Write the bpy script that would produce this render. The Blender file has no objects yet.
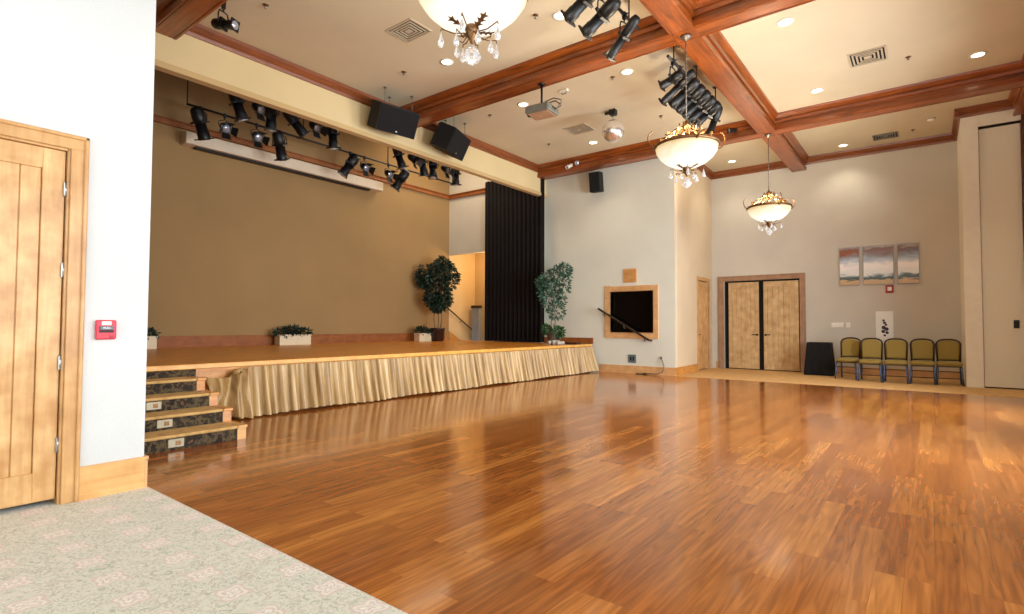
import bpy, math, random
from mathutils import Vector, Matrix
random.seed(7)
PI = math.pi
scene = bpy.context.scene
COL = scene.collection

# ------------------------------------------------------------------ helpers
def lin(c):
    return tuple(((v/255)/12.92 if v/255 <= 0.04045 else ((v/255+0.055)/1.055)**2.4) for v in c)

class MB:
    """collects shapes, then links them as one mesh object"""
    def __init__(s): s.v = []; s.f = []; s.sm = []
    def add(s, vs, fs, smooth=False):
        o = len(s.v); s.v += [tuple(v) for v in vs]
        for f in fs: s.f.append(tuple(i+o for i in f)); s.sm.append(smooth)
        return s
    def box(s, x0, y0, z0, x1, y1, z1, M=None):
        x0, x1 = min(x0,x1), max(x0,x1); y0, y1 = min(y0,y1), max(y0,y1); z0, z1 = min(z0,z1), max(z0,z1)
        vs = [Vector(p) for p in ((x0,y0,z0),(x1,y0,z0),(x1,y1,z0),(x0,y1,z0),(x0,y0,z1),(x1,y0,z1),(x1,y1,z1),(x0,y1,z1))]
        if M: vs = [M @ v for v in vs]
        return s.add(vs, [(0,3,2,1),(4,5,6,7),(0,1,5,4),(1,2,6,5),(2,3,7,6),(3,0,4,7)])
    def bbox(s, x0, y0, z0, x1, y1, z1, b=.005, M=None):
        """box with chamfered vertical and horizontal edges"""
        x0, x1 = min(x0,x1), max(x0,x1); y0, y1 = min(y0,y1), max(y0,y1); z0, z1 = min(z0,z1), max(z0,z1)
        b = min(b, (x1-x0)/2.1, (y1-y0)/2.1, (z1-z0)/2.1)
        def ring(i, z):
            a0,a1,c0,c1 = x0+i, x1-i, y0+i, y1-i
            return [(a0+b,c0,z),(a1-b,c0,z),(a1,c0+b,z),(a1,c1-b,z),(a1-b,c1,z),(a0+b,c1,z),(a0,c1-b,z),(a0,c0+b,z)]
        rings = [ring(b*.7, z0), ring(0, z0+b), ring(0, z1-b), ring(b*.7, z1)]
        vs = [Vector(p) for r in rings for p in r]
        if M: vs = [M @ v for v in vs]
        fs = [tuple(range(7,-1,-1)), tuple(range(24,32))]
        for k in range(3):
            for i in range(8):
                j = (i+1) % 8
                fs.append((k*8+i, k*8+j, (k+1)*8+j, (k+1)*8+i))
        return s.add(vs, fs)
    def prism(s, pts, d, axis='y', a0=0, M=None):
        """polygon pts (u,v) extruded from a0 to d on an axis"""
        n = len(pts)
        def P(u, v, w): return {'y': (u, w, v), 'x': (w, u, v), 'z': (u, v, w)}[axis]
        vs = [Vector(P(u, v, a0)) for u, v in pts] + [Vector(P(u, v, d)) for u, v in pts]
        if M: vs = [M @ v for v in vs]
        fs = [tuple(range(n)), tuple(range(2*n-1, n-1, -1))] + [(i, n+i, n+(i+1) % n, (i+1) % n) for i in range(n)]
        return s.add(vs, fs)
    def lathe(s, prof, n=24, M=None, smooth=True, cap=True):
        vs = []; fs = []
        for r, z in prof:
            for i in range(n):
                a = 2*PI*i/n; vs.append(Vector((r*math.cos(a), r*math.sin(a), z)))
        for k in range(len(prof)-1):
            for i in range(n):
                j = (i+1) % n; fs.append((k*n+i, k*n+j, (k+1)*n+j, (k+1)*n+i))
        if cap:
            fs.append(tuple(range(n-1, -1, -1))); fs.append(tuple(range((len(prof)-1)*n, len(prof)*n)))
        if M: vs = [M @ v for v in vs]
        return s.add(vs, fs, smooth)
    def tube(s, pts, r, n=8, closed=False):
        """sweep a circle along pts; r number or list"""
        pts = [Vector(p) for p in pts]; m = len(pts)
        rs = r if isinstance(r, (list, tuple)) else [r]*m
        vs = []; fs = []; ref = None
        for i, p in enumerate(pts):
            if closed: t = pts[(i+1) % m] - pts[i-1]
            else: t = pts[min(i+1, m-1)] - pts[max(i-1, 0)]
            t.normalize()
            if ref is None:
                ref = Vector((0,0,1)) if abs(t.z) < .9 else Vector((1,0,0))
            u = (ref - t*ref.dot(t)).normalized(); w = t.cross(u); ref = u
            for k in range(n):
                a = 2*PI*k/n; vs.append(p + (u*math.cos(a) + w*math.sin(a))*rs[i])
        rng = m if closed else m-1
        for i in range(rng):
            for k in range(n):
                a, b = i*n+k, i*n+(k+1) % n
                c, d = ((i+1) % m)*n+(k+1) % n, ((i+1) % m)*n+k
                fs.append((a, b, c, d))
        if not closed: fs += [tuple(range(n-1,-1,-1)), tuple(range((m-1)*n, m*n))]
        return s.add(vs, fs, True)
    def build(s, name, mat, parent=None, loc=None):
        me = bpy.data.meshes.new(name); me.from_pydata(s.v, [], s.f)
        me.polygons.foreach_set('use_smooth', s.sm)
        me.update()
        import bmesh
        bm = bmesh.new(); bm.from_mesh(me); bmesh.ops.recalc_face_normals(bm, faces=bm.faces); bm.to_mesh(me); bm.free()
        me.materials.append(mat)
        o = bpy.data.objects.new(name, me); COL.objects.link(o)
        if parent: o.parent = parent
        if loc: o.location = loc
        return o

def tag(o, label, cat, group=None, kind=None):
    o['label'] = label; o['category'] = cat
    if group: o['group'] = group
    if kind: o['kind'] = kind
    return o
def thing(name, label, cat, loc=(0,0,0), rz=0, group=None):
    o = bpy.data.objects.new(name, None); COL.objects.link(o); o.empty_display_size = .1
    o.location = loc; o.rotation_euler = (0,0,rz)
    return tag(o, label, cat, group)
def struct(o): o['kind'] = 'structure'; return o
def dup(root, loc, rz=0, label=None):
    r = root.copy(); COL.objects.link(r); r.location = loc; r.rotation_euler = (0,0,rz)
    if label: r['label'] = label
    for ch in list(root.children):
        c = ch.copy(); COL.objects.link(c); c.parent = r
        for g in list(ch.children):
            d = g.copy(); COL.objects.link(d); d.parent = c
    return r
def frame_to(origin, direction, up=(0,0,1)):
    """matrix whose +Z runs along direction"""
    z = Vector(direction).normalized(); x = Vector(up).cross(z)
    if x.length < 1e-4: x = Vector((1,0,0))
    x.normalize(); y = z.cross(x)
    M = Matrix((x, y, z)).transposed().to_4x4(); M.translation = Vector(origin); return M

# ------------------------------------------------------------------ materials
def new_mat(name):
    m = bpy.data.materials.new(name); m.use_nodes = True
    nt = m.node_tree; b = nt.nodes['Principled BSDF']; return m, nt, b
def N(nt, t, **k):
    n = nt.nodes.new(t)
    for a, v in k.items(): setattr(n, a, v)
    return n
def ramp(nt, stops, interp='LINEAR'):
    r = N(nt, 'ShaderNodeValToRGB'); r.color_ramp.interpolation = interp
    e = r.color_ramp.elements
    while len(e) < len(stops): e.new(.5)
    for el, (p, c) in zip(e, stops): el.position = p; el.color = (*c, 1) if len(c) == 3 else c
    return r
def math_(nt, op, a, b=None, c=None):
    n = N(nt, 'ShaderNodeMath', operation=op)
    for i, v in enumerate((a, b, c)):
        if v is None: continue
        if isinstance(v, (int, float)): n.inputs[i].default_value = v
        else: nt.links.new(v, n.inputs[i])
    return n.outputs[0]
def mix(nt, fac, a, b, mode='MIX'):
    n = N(nt, 'ShaderNodeMix', data_type='RGBA', blend_type=mode)
    if isinstance(fac, (int, float)): n.inputs[0].default_value = fac
    else: nt.links.new(fac, n.inputs[0])
    for i, v in ((6, a), (7, b)):
        if isinstance(v, tuple): n.inputs[i].default_value = (*v, 1) if len(v) == 3 else v
        else: nt.links.new(v, n.inputs[i])
    return n.outputs[2]
def bump(nt, b, h, strength=.3, dist=.01):
    n = N(nt, 'ShaderNodeBump'); n.inputs['Strength'].default_value = strength; n.inputs['Distance'].default_value = dist
    nt.links.new(h, n.inputs['Height']); nt.links.new(n.outputs[0], b.inputs['Normal'])
def plain(name, rgb, rough=.5, metal=0, var=.08, scale=6, emit=None, es=0, bumpy=0, coat=0):
    m, nt, b = new_mat(name)
    tc = N(nt, 'ShaderNodeTexCoord'); no = N(nt, 'ShaderNodeTexNoise'); no.inputs['Scale'].default_value = scale
    no.inputs['Detail'].default_value = 4
    nt.links.new(tc.outputs['Object'], no.inputs['Vector'])
    c = lin(rgb)
    r = ramp(nt, [(.3, tuple(v*(1-var) for v in c)), (.7, tuple(min(1, v*(1+var)) for v in c))])
    nt.links.new(no.outputs['Fac'], r.inputs[0]); nt.links.new(r.outputs[0], b.inputs['Base Color'])
    b.inputs['Roughness'].default_value = rough; b.inputs['Metallic'].default_value = metal
    if coat: b.inputs['Coat Weight'].default_value = coat; b.inputs['Coat Roughness'].default_value = .1
    if emit: b.inputs['Emission Color'].default_value = (*lin(emit), 1); b.inputs['Emission Strength'].default_value = es
    if bumpy: bump(nt, b, no.outputs['Fac'], bumpy, .01)
    return m
def wallmat(name, rgb, rough=.85):
    m, nt, b = new_mat(name)
    tc = N(nt, 'ShaderNodeTexCoord'); n1 = N(nt, 'ShaderNodeTexNoise'); n1.inputs['Scale'].default_value = .8; n1.inputs['Detail'].default_value = 3
    n2 = N(nt, 'ShaderNodeTexNoise'); n2.inputs['Scale'].default_value = 90; n2.inputs['Detail'].default_value = 3
    for n in (n1, n2): nt.links.new(tc.outputs['Object'], n.inputs['Vector'])
    c = lin(rgb)
    r = ramp(nt, [(.3, tuple(v*.94 for v in c)), (.7, tuple(min(1, v*1.05) for v in c))])
    nt.links.new(n1.outputs['Fac'], r.inputs[0])
    r2 = ramp(nt, [(.3, (.965,.965,.965)), (.7, (1.02,1.02,1.02))]); nt.links.new(n2.outputs['Fac'], r2.inputs[0])
    nt.links.new(mix(nt, 1, r.outputs[0], r2.outputs[0], 'MULTIPLY'), b.inputs['Base Color'])
    b.inputs['Roughness'].default_value = rough
    bump(nt, b, n2.outputs['Fac'], .12, .003)
    return m
def wood(name, dark, light, axis='z', scale=1.0, rough=.45, coat=0.0, plank=None, knots=True):
    """grain running along an axis; optional vertical plank lines every `plank` metres"""
    m, nt, b = new_mat(name)
    tc = N(nt, 'ShaderNodeTexCoord'); mp = N(nt, 'ShaderNodeMapping')
    s = [9*scale]*3; s['xyz'.index(axis)] = .7*scale
    mp.inputs['Scale'].default_value = s
    nt.links.new(tc.outputs['Object'], mp.inputs[0])
    n1 = N(nt, 'ShaderNodeTexNoise'); n1.inputs['Scale'].default_value = 2.2; n1.inputs['Detail'].default_value = 8; n1.inputs['Roughness'].default_value = .65; n1.inputs['Distortion'].default_value = .8
    nt.links.new(mp.outputs[0], n1.inputs['Vector'])
    n2 = N(nt, 'ShaderNodeTexNoise'); n2.inputs['Scale'].default_value = 5.5; n2.inputs['Detail'].default_value = 4
    nt.links.new(tc.outputs['Object'], n2.inputs['Vector'])
    km = .55 if knots else .12
    v = math_(nt, 'ADD', math_(nt, 'MULTIPLY', n1.outputs['Fac'], 1-km), math_(nt, 'MULTIPLY', n2.outputs['Fac'], km))
    d, l = lin(dark), lin(light)
    r = ramp(nt, [(.32, d), (.5, tuple((a+c)/2 for a, c in zip(d, l))), (.66, l)])
    nt.links.new(v, r.inputs[0]); col = r.outputs[0]
    nt.links.new(col, b.inputs['Base Color'])
    b.inputs['Roughness'].default_value = rough
    b.inputs['Coat Weight'].default_value = coat; b.inputs['Coat Roughness'].default_value = .12
    bump(nt, b, n1.outputs['Fac'], .12, .003)
    return m

M = {}
M['wall'] = wallmat('grey beige wall', (206,202,190))
M['wall_cool'] = wallmat('pale grey wall', (216,218,204))
M['wall_warm_lit'] = wallmat('warm lit wall tint', (212,192,160))  # warm light falling on the return wall is put into its paint
M['wall_white'] = wallmat('white wall', (208,212,211))
M['wall_fascia'] = wallmat('cream fascia paint', (214,195,148))
M['fascia_lip'] = wallmat('tan fascia lip', (196,168,118))
M['wall_stage'] = wallmat('tan stage wall', (150,120,76))
M['wall_warm'] = wallmat('warm cream wall', (214,188,140))
M['ceiling'] = wallmat('ceiling paint', (204,191,162))
M['cream'] = plain('cream paint', (236,232,214), .6, var=.03)
M['panel'] = plain('cream partition fabric', (232,228,208), .8, var=.03, bumpy=.1, scale=60)
M['beam_x'] = wood('red brown beam grain x', (88,40,10), (164,84,30), 'x', .6, .35, .3, knots=False)
M['beam_y'] = wood('red brown beam grain y', (88,40,10), (164,84,30), 'y', .6, .35, .3, knots=False)
M['trim_dark_x'] = wood('dark red trim x', (102,50,20), (140,76,34), 'x', .8, .4, .3, knots=False)
M['trim_dark_y'] = wood('dark red trim y', (102,50,20), (140,76,34), 'y', .8, .4, .3, knots=False)
M['pine'] = wood('honey pine z', (176,124,66), (226,186,128), 'z', .7, .45, .1)
M['pine_x'] = wood('honey pine x', (194,146,92), (222,178,124), 'x', .7, .45, .1)
M['pine_y'] = wood('honey pine y', (196,142,76), (230,186,122), 'y', .7, .45, .1)
M['casing'] = wood('door casing', (176,126,72), (214,170,112), 'z', .8, .45, .1)
M['door_far'] = wood('pale knotty alder', (176,140,92), (224,196,146), 'z', .7, .5, .05)
M['casing_far'] = wood('grey brown casing', (146,112,84), (178,142,110), 'z', .8, .5, .05)
M['stage_wood'] = wood('stage boards', (176,106,24), (222,148,46), 'y', .5, .34, .05)
M['stage_edge'] = wood('stage edge', (204,142,60), (236,184,96), 'y', .7, .35, .3)
M['stage_base'] = wood('stage baseboard', (120,64,22), (158,92,36), 'y', .7, .65, 0)
M['stage_panel'] = wood('stage side panel', (176,112,44), (214,154,78), 'y', .7, .4, .2)
M['black'] = plain('black metal', (16,16,17), .42, .2, var=.15)
M['black_cab'] = plain('black cabinet paint', (7,7,8), .8, 0, var=.1, bumpy=.15, scale=80)
M['dark_grille'] = plain('speaker grille', (4,4,5), .95, 0, var=.2, scale=60)
M['black_cloth'] = plain('black cloth', (10,10,12), .95, 0, var=.2, scale=20)
M['void'] = plain('dark gap', (14,13,12), .9)
M['steel'] = plain('brushed steel', (170,170,168), .3, .9)
M['silver_pale'] = plain('dull pale metal', (176,168,142), .5, .2)
M['silver'] = plain('grey plastic', (116,116,110), .4, .3)
M['white_metal'] = plain('white painted metal', (232,230,222), .45, .1, var=.03)
M['vent_grey'] = plain('grey cream vent paint', (186,172,146), .5, var=.04)
M['white_plastic'] = plain('white plastic', (238,236,228), .4, var=.03)
M['black_glass'] = plain('black window glass', (4,4,5), .06, 0)
M['lens'] = plain('lens glass', (190,200,215), .08, .6)
M['gold'] = plain('antique gold leaf', (112,76,38), .5, .5, var=.35, scale=30)
M['bronze'] = plain('bronze leaf metal', (122,88,54), .4, .7, var=.25, scale=30)
M['canopy'] = plain('pewter canopy', (120,112,104), .4, .7)
M['red'] = plain('red pull station paint', (206,44,66), .4, var=.05)
M['red_dark'] = plain('dull red plastic', (160,52,50), .5)
M['grey_plate'] = plain('blue grey plate', (98,116,124), .45, .3)
M['chair_frame'] = plain('brown bronze chair frame', (62,46,28), .4, .5)
M['chair_leg'] = plain('blue grey chair leg', (84,104,140), .35, .55)
M['leaf_dark'] = plain('dark green leaves', (24,46,30), .5, var=.5, scale=5)
M['leaf_blue'] = plain('blue green leaves', (52,92,72), .45, var=.5, scale=5)
M['leaf_mid'] = plain('mid green leaves', (44,88,40), .5, var=.4, scale=5)
M['bark'] = plain('pale bark', (128,104,78), .8, var=.25, scale=18)
M['pot_dark'] = plain('dark plum pot', (44,24,22), .35)
M['pot_brown'] = plain('brown grey pot', (86,74,66), .5)
M['planter'] = plain('cream planter box', (216,200,166), .6, var=.05)
M['soil'] = plain('dark soil', (36,26,20), .95, var=.3, scale=30)
M['rail'] = plain('dark bronze rail', (48,34,26), .35, .4)
M['cloth_grey'] = plain('pale grey folded cloth', (168,164,156), .9, var=.2, scale=14)
M['paper'] = plain('white poster paper', (240,240,236), .5, var=.02)
M['ink'] = plain('dark plum ink', (66,44,58), .6, var=.3, scale=40)
M['bluegrey'] = plain('pale blue grey paint', (150,160,170), .6)
M['wood_dark'] = wood('dark brown wood', (70,34,14), (110,58,26), 'z', .8, .4, .2)
M['screen_case'] = plain('cream screen housing', (206,190,166), .55, var=.04)
M['cable'] = plain('grey cable', (96,90,84), .5)

# chandelier glass: glowing alabaster
def m_bowl():
    m, nt, b = new_mat('glowing alabaster glass')
    tc = N(nt, 'ShaderNodeTexCoord'); no = N(nt, 'ShaderNodeTexNoise'); no.inputs['Scale'].default_value = 4; no.inputs['Detail'].default_value = 5; no.inputs['Distortion'].default_value = 1.2
    nt.links.new(tc.outputs['Object'], no.inputs['Vector'])
    sp = N(nt, 'ShaderNodeSeparateXYZ'); nt.links.new(tc.outputs['Object'], sp.inputs[0])
    mr = N(nt, 'ShaderNodeMapRange'); nt.links.new(sp.outputs['Z'], mr.inputs[0])
    mr.inputs[1].default_value = 0; mr.inputs[2].default_value = -.30; mr.inputs[3].default_value = .0; mr.inputs[4].default_value = 1.0
    v = math_(nt, 'ADD', mr.outputs[0], math_(nt, 'MULTIPLY', math_(nt, 'SUBTRACT', no.outputs['Fac'], .5), .5))
    r = ramp(nt, [(0, lin((246,206,136))), (.35, lin((255,238,196))), (.8, lin((255,250,236)))])
    nt.links.new(v, r.inputs[0]); nt.links.new(r.outputs[0], b.inputs['Emission Color'])
    b.inputs['Base Color'].default_value = (.30,.26,.2,1)
    st = N(nt, 'ShaderNodeMapRange'); nt.links.new(v, st.inputs[0]); st.inputs[3].default_value = .62; st.inputs[4].default_value = .95
    nt.links.new(st.outputs[0], b.inputs['Emission Strength']); b.inputs['Roughness'].default_value = .25
    return m
M['bowl'] = m_bowl()
def m_crystal():
    m, nt, b = new_mat('clear crystal with glow')
    b.inputs['Base Color'].default_value = (.93,.95,.97,1); b.inputs['Roughness'].default_value = .03
    b.inputs['Transmission Weight'].default_value = .85; b.inputs['IOR'].default_value = 1.5
    b.inputs['Emission Color'].default_value = (1,.97,.92,1); b.inputs['Emission Strength'].default_value = .12  # faint glow put into the drops in place of caught light
    return m
M['crystal'] = m_crystal()
def m_emit(name, rgb, s):
    m, nt, b = new_mat(name); b.inputs['Base Color'].default_value = (*lin(rgb), 1)
    b.inputs['Emission Color'].default_value = (*lin(rgb), 1); b.inputs['Emission Strength'].default_value = s; return m
M['lamp'] = m_emit('recessed lamp glow', (255,240,206), 9)
M['led'] = m_emit('small step lamp', (255,226,160), .8)

# dance floor planks
def m_floor():
    m, nt, b = new_mat('glossy oak floor')
    tc = N(nt, 'ShaderNodeTexCoord'); sp = N(nt, 'ShaderNodeSeparateXYZ'); nt.links.new(tc.outputs['Object'], sp.inputs[0])
    cb = N(nt, 'ShaderNodeCombineXYZ'); nt.links.new(sp.outputs['Y'], cb.inputs[0]); nt.links.new(sp.outputs['X'], cb.inputs[1])
    br = N(nt, 'ShaderNodeTexBrick'); br.offset = .37; br.offset_frequency = 3; br.squash = 1
    nt.links.new(cb.outputs[0], br.inputs['Vector'])
    br.inputs['Color1'].default_value = (0,0,0,1); br.inputs['Color2'].default_value = (1,1,1,1); br.inputs['Mortar'].default_value = (.5,.5,.5,1)
    br.inputs['Scale'].default_value = 1; br.inputs['Mortar Size'].default_value = .0012; br.inputs['Mortar Smooth'].default_value = .3
    br.inputs['Brick Width'].default_value = 1.15; br.inputs['Row Height'].default_value = .125
    rnd = N(nt, 'ShaderNodeSeparateColor'); nt.links.new(br.outputs['Color'], rnd.inputs[0]); R = rnd.outputs[0]
    # grain: stretched noise and cathedral rings, shifted per plank
    off = math_(nt, 'MULTIPLY', R, 37.0)
    g = N(nt, 'ShaderNodeCombineXYZ')
    nt.links.new(math_(nt, 'MULTIPLY', sp.outputs['X'], 9), g.inputs[0])
    nt.links.new(math_(nt, 'MULTIPLY', sp.outputs['Y'], .8), g.inputs[1]); nt.links.new(off, g.inputs[2])
    n1 = N(nt, 'ShaderNodeTexNoise'); n1.inputs['Scale'].default_value = 1; n1.inputs['Detail'].default_value = 2; n1.inputs['Distortion'].default_value = .15
    nt.links.new(g.outputs[0], n1.inputs['Vector'])
    rings = math_(nt, 'FRACT', math_(nt, 'MULTIPLY', n1.outputs['Fac'], 8))
    ringr = ramp(nt, [(0, (.1,.1,.1)), (.45, (1,1,1)), (.6, (.9,.9,.9)), (1, (.1,.1,.1))]); ringr.color_ramp.interpolation = 'EASE'; nt.links.new(rings, ringr.inputs[0])
    g2 = N(nt, 'ShaderNodeCombineXYZ')
    nt.links.new(math_(nt, 'MULTIPLY', sp.outputs['X'], 38), g2.inputs[0]); nt.links.new(math_(nt, 'MULTIPLY', sp.outputs['Y'], 1.6), g2.inputs[1]); nt.links.new(off, g2.inputs[2])
    n2 = N(nt, 'ShaderNodeTexNoise'); n2.inputs['Scale'].default_value = 1; n2.inputs['Detail'].default_value = 5
    nt.links.new(g2.outputs[0], n2.inputs['Vector'])
    tone = ramp(nt, [(0, lin((158,92,40))), (.4, lin((172,104,46))), (.75, lin((182,114,52))), (1, lin((198,130,62)))])
    nt.links.new(R, tone.inputs[0])
    fine = ramp(nt, [(.3, (.62,.56,.5)), (.7, (1.14,1.14,1.14))]); nt.links.new(n2.outputs['Fac'], fine.inputs[0])
    c = mix(nt, .8, tone.outputs[0], fine.outputs[0], 'MULTIPLY')
    dk = mix(nt, 1, c, (.42,.34,.28), 'MULTIPLY')
    c = mix(nt, math_(nt, 'MULTIPLY', math_(nt, 'SUBTRACT', 1, ringr.outputs[0]), .42), c, dk)
    n3 = N(nt, 'ShaderNodeTexNoise'); n3.inputs['Scale'].default_value = .55; n3.inputs['Detail'].default_value = 3
    nt.links.new(tc.outputs['Object'], n3.inputs['Vector'])
    big = ramp(nt, [(.3, (.86,.84,.82)), (.7, (1.08,1.08,1.06))]); nt.links.new(n3.outputs['Fac'], big.inputs[0])
    c = mix(nt, 1, c, big.outputs[0], 'MULTIPLY')
    c = mix(nt, math_(nt, 'MULTIPLY', br.outputs['Fac'], .35), c, lin((60,28,10)))
    nt.links.new(c, b.inputs['Base Color'])
    rr = N(nt, 'ShaderNodeMapRange'); nt.links.new(n3.outputs['Fac'], rr.inputs[0]); rr.inputs[3].default_value = .11; rr.inputs[4].default_value = .19
    nt.links.new(rr.outputs[0], b.inputs['Roughness'])
    b.inputs['Coat Weight'].default_value = .25; b.inputs['Coat Roughness'].default_value = .08
    bump(nt, b, math_(nt, 'MULTIPLY', br.outputs['Fac'], -1), .05, .002)
    return m
M['floor'] = m_floor()
def m_carpet():
    m, nt, b = new_mat('pale medallion carpet')
    tc = N(nt, 'ShaderNodeTexCoord'); sp = N(nt, 'ShaderNodeSeparateXYZ'); nt.links.new(tc.outputs['Object'], sp.inputs[0])
    P = .3125
    wn = N(nt, 'ShaderNodeTexNoise'); wn.inputs['Scale'].default_value = 14; wn.inputs['Detail'].default_value = 3; nt.links.new(tc.outputs['Object'], wn.inputs['Vector'])
    w = math_(nt, 'MULTIPLY', math_(nt, 'SUBTRACT', wn.outputs['Fac'], .5), .05)
    def cell(s, off):
        u = math_(nt, 'DIVIDE', math_(nt, 'ADD', s, off), P)
        return math_(nt, 'MULTIPLY', math_(nt, 'SUBTRACT', math_(nt, 'FRACT', u), .5), P)
    ux = math_(nt, 'ADD', cell(sp.outputs['X'], 2.955+P/2+P*20), w); uy = math_(nt, 'ADD', cell(sp.outputs['Y'], -1.265+P/2+P*20), w)
    r = math_(nt, 'SQRT', math_(nt, 'ADD', math_(nt, 'MULTIPLY', ux, ux), math_(nt, 'MULTIPLY', uy, uy)))
    ang = math_(nt, 'ARCTAN2', uy, ux)
    pet = math_(nt, 'MULTIPLY', math_(nt, 'COSINE', math_(nt, 'MULTIPLY', ang, 4)), .014)
    rp = math_(nt, 'ADD', r, pet)
    G, K, W_, O = lin((212,211,196)), lin((206,172,162)), lin((238,233,226)), lin((168,171,152))
    med = ramp(nt, [(0, lin((190,150,136))), (.10, W_), (.2, W_), (.26, K), (.40, W_), (.52, K), (.6, G), (1, G)])
    nt.links.new(math_(nt, 'DIVIDE', rp, .135), med.inputs[0])
    # swirling leaf ground
    wv = N(nt, 'ShaderNodeTexNoise'); wv.inputs['Scale'].default_value = 17; wv.inputs['Detail'].default_value = 5; wv.inputs['Distortion'].default_value = 2.2; nt.links.new(tc.outputs['Object'], wv.inputs['Vector'])
    gr = ramp(nt, [(.36, O), (.46, G), (.54, lin((214,210,194))), (.60, O), (.68, lin((216,200,186)))]); nt.links.new(wv.outputs['Fac'], gr.inputs[0])
    mask = ramp(nt, [(.075/.2, (0,0,0)), (.10/.2, (1,1,1))]); nt.links.new(math_(nt, 'DIVIDE', rp, .2), mask.inputs[0])
    mk = math_(nt, 'ADD', math_(nt, 'MULTIPLY', mask.outputs[0], .62), .34)
    c = mix(nt, mk, med.outputs[0], gr.outputs[0])
    fn = N(nt, 'ShaderNodeTexNoise'); fn.inputs['Scale'].default_value = 260; nt.links.new(tc.outputs['Object'], fn.inputs['Vector'])
    fr = ramp(nt, [(.35, (.72,.72,.7)), (.65, (1.1,1.1,1.1))]); nt.links.new(fn.outputs['Fac'], fr.inputs[0])
    c = mix(nt, .7, c, fr.outputs[0], 'MULTIPLY')
    nt.links.new(c, b.inputs['Base Color']); b.inputs['Roughness'].default_value = .97
    b.inputs['Sheen Weight'].default_value = .2
    bump(nt, b, fn.outputs['Fac'], .5, .006)
    return m
M['carpet'] = m_carpet()
M['strip'] = plain('tan carpet', (206,164,104), .95, var=.12, scale=8)
def m_stepcarpet(dark=True):
    m, nt, b = new_mat('patterned stair carpet' if dark else 'tan stair tread')
    tc = N(nt, 'ShaderNodeTexCoord'); vo = N(nt, 'ShaderNodeTexVoronoi'); vo.inputs['Scale'].default_value = 11; vo.feature = 'SMOOTH_F1'
    no = N(nt, 'ShaderNodeTexNoise'); no.inputs['Scale'].default_value = 22; no.inputs['Detail'].default_value = 3; no.inputs['Distortion'].default_value = 1.5
    nt.links.new(tc.outputs['Object'], vo.inputs['Vector']); nt.links.new(tc.outputs['Object'], no.inputs['Vector'])
    v = math_(nt, 'ADD', math_(nt, 'MULTIPLY', vo.outputs['Distance'], .8), math_(nt, 'MULTIPLY', no.outputs['Fac'], .6))
    if dark: r = ramp(nt, [(.3, lin((120,84,60))), (.42, lin((46,34,26))), (.55, lin((38,34,26))), (.7, lin((96,80,52))), (.8, lin((30,24,22)))])
    else: r = ramp(nt, [(.3, lin((176,138,80))), (.7, lin((206,170,108)))])
    nt.links.new(v, r.inputs[0]); nt.links.new(r.outputs[0], b.inputs['Base Color']); b.inputs['Roughness'].default_value = .95
    return m
M['step_dark'] = m_stepcarpet(); M['step_tan'] = m_stepcarpet(False)
def m_skirt():
    m, nt, b = new_mat('gold satin skirt')
    tc = N(nt, 'ShaderNodeTexCoord'); mp = N(nt, 'ShaderNodeMapping'); mp.inputs['Scale'].default_value = (1,10,.5); nt.links.new(tc.outputs['Object'], mp.inputs[0])
    no = N(nt, 'ShaderNodeTexNoise'); no.inputs['Scale'].default_value = 2; no.inputs['Detail'].default_value = 3; nt.links.new(mp.outputs[0], no.inputs['Vector'])
    r = ramp(nt, [(.3, lin((134,102,54))), (.55, lin((180,148,94))), (.75, lin((208,182,132)))]); nt.links.new(no.outputs['Fac'], r.inputs[0])
    nt.links.new(r.outputs[0], b.inputs['Base Color']); b.inputs['Roughness'].default_value = .42; b.inputs['Sheen Weight'].default_value = .3
    return m
M['skirt'] = m_skirt()
M['curtain'] = plain('dark plum black curtain', (12,4,4), 1.0, var=.3, scale=3)
def m_fabric():
    m, nt, b = new_mat('olive gold chair fabric')
    tc = N(nt, 'ShaderNodeTexCoord'); ck = N(nt, 'ShaderNodeTexChecker'); ck.inputs['Scale'].default_value = 70
    nt.links.new(tc.outputs['Object'], ck.inputs[0]); ck.inputs[1].default_value = (*lin((160,138,66)), 1); ck.inputs[2].default_value = (*lin((132,112,52)), 1)
    nt.links.new(ck.outputs[0], b.inputs['Base Color']); b.inputs['Roughness'].default_value = .85; return m
M['fabric'] = m_fabric()
def m_mirror():
    m, nt, b = new_mat('mirror tiles')
    b.inputs['Base Color'].default_value = (.9,.9,.9,1); b.inputs['Metallic'].default_value = .9; b.inputs['Roughness'].default_value = .22; return m
M['mirror'] = m_mirror()
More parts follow.
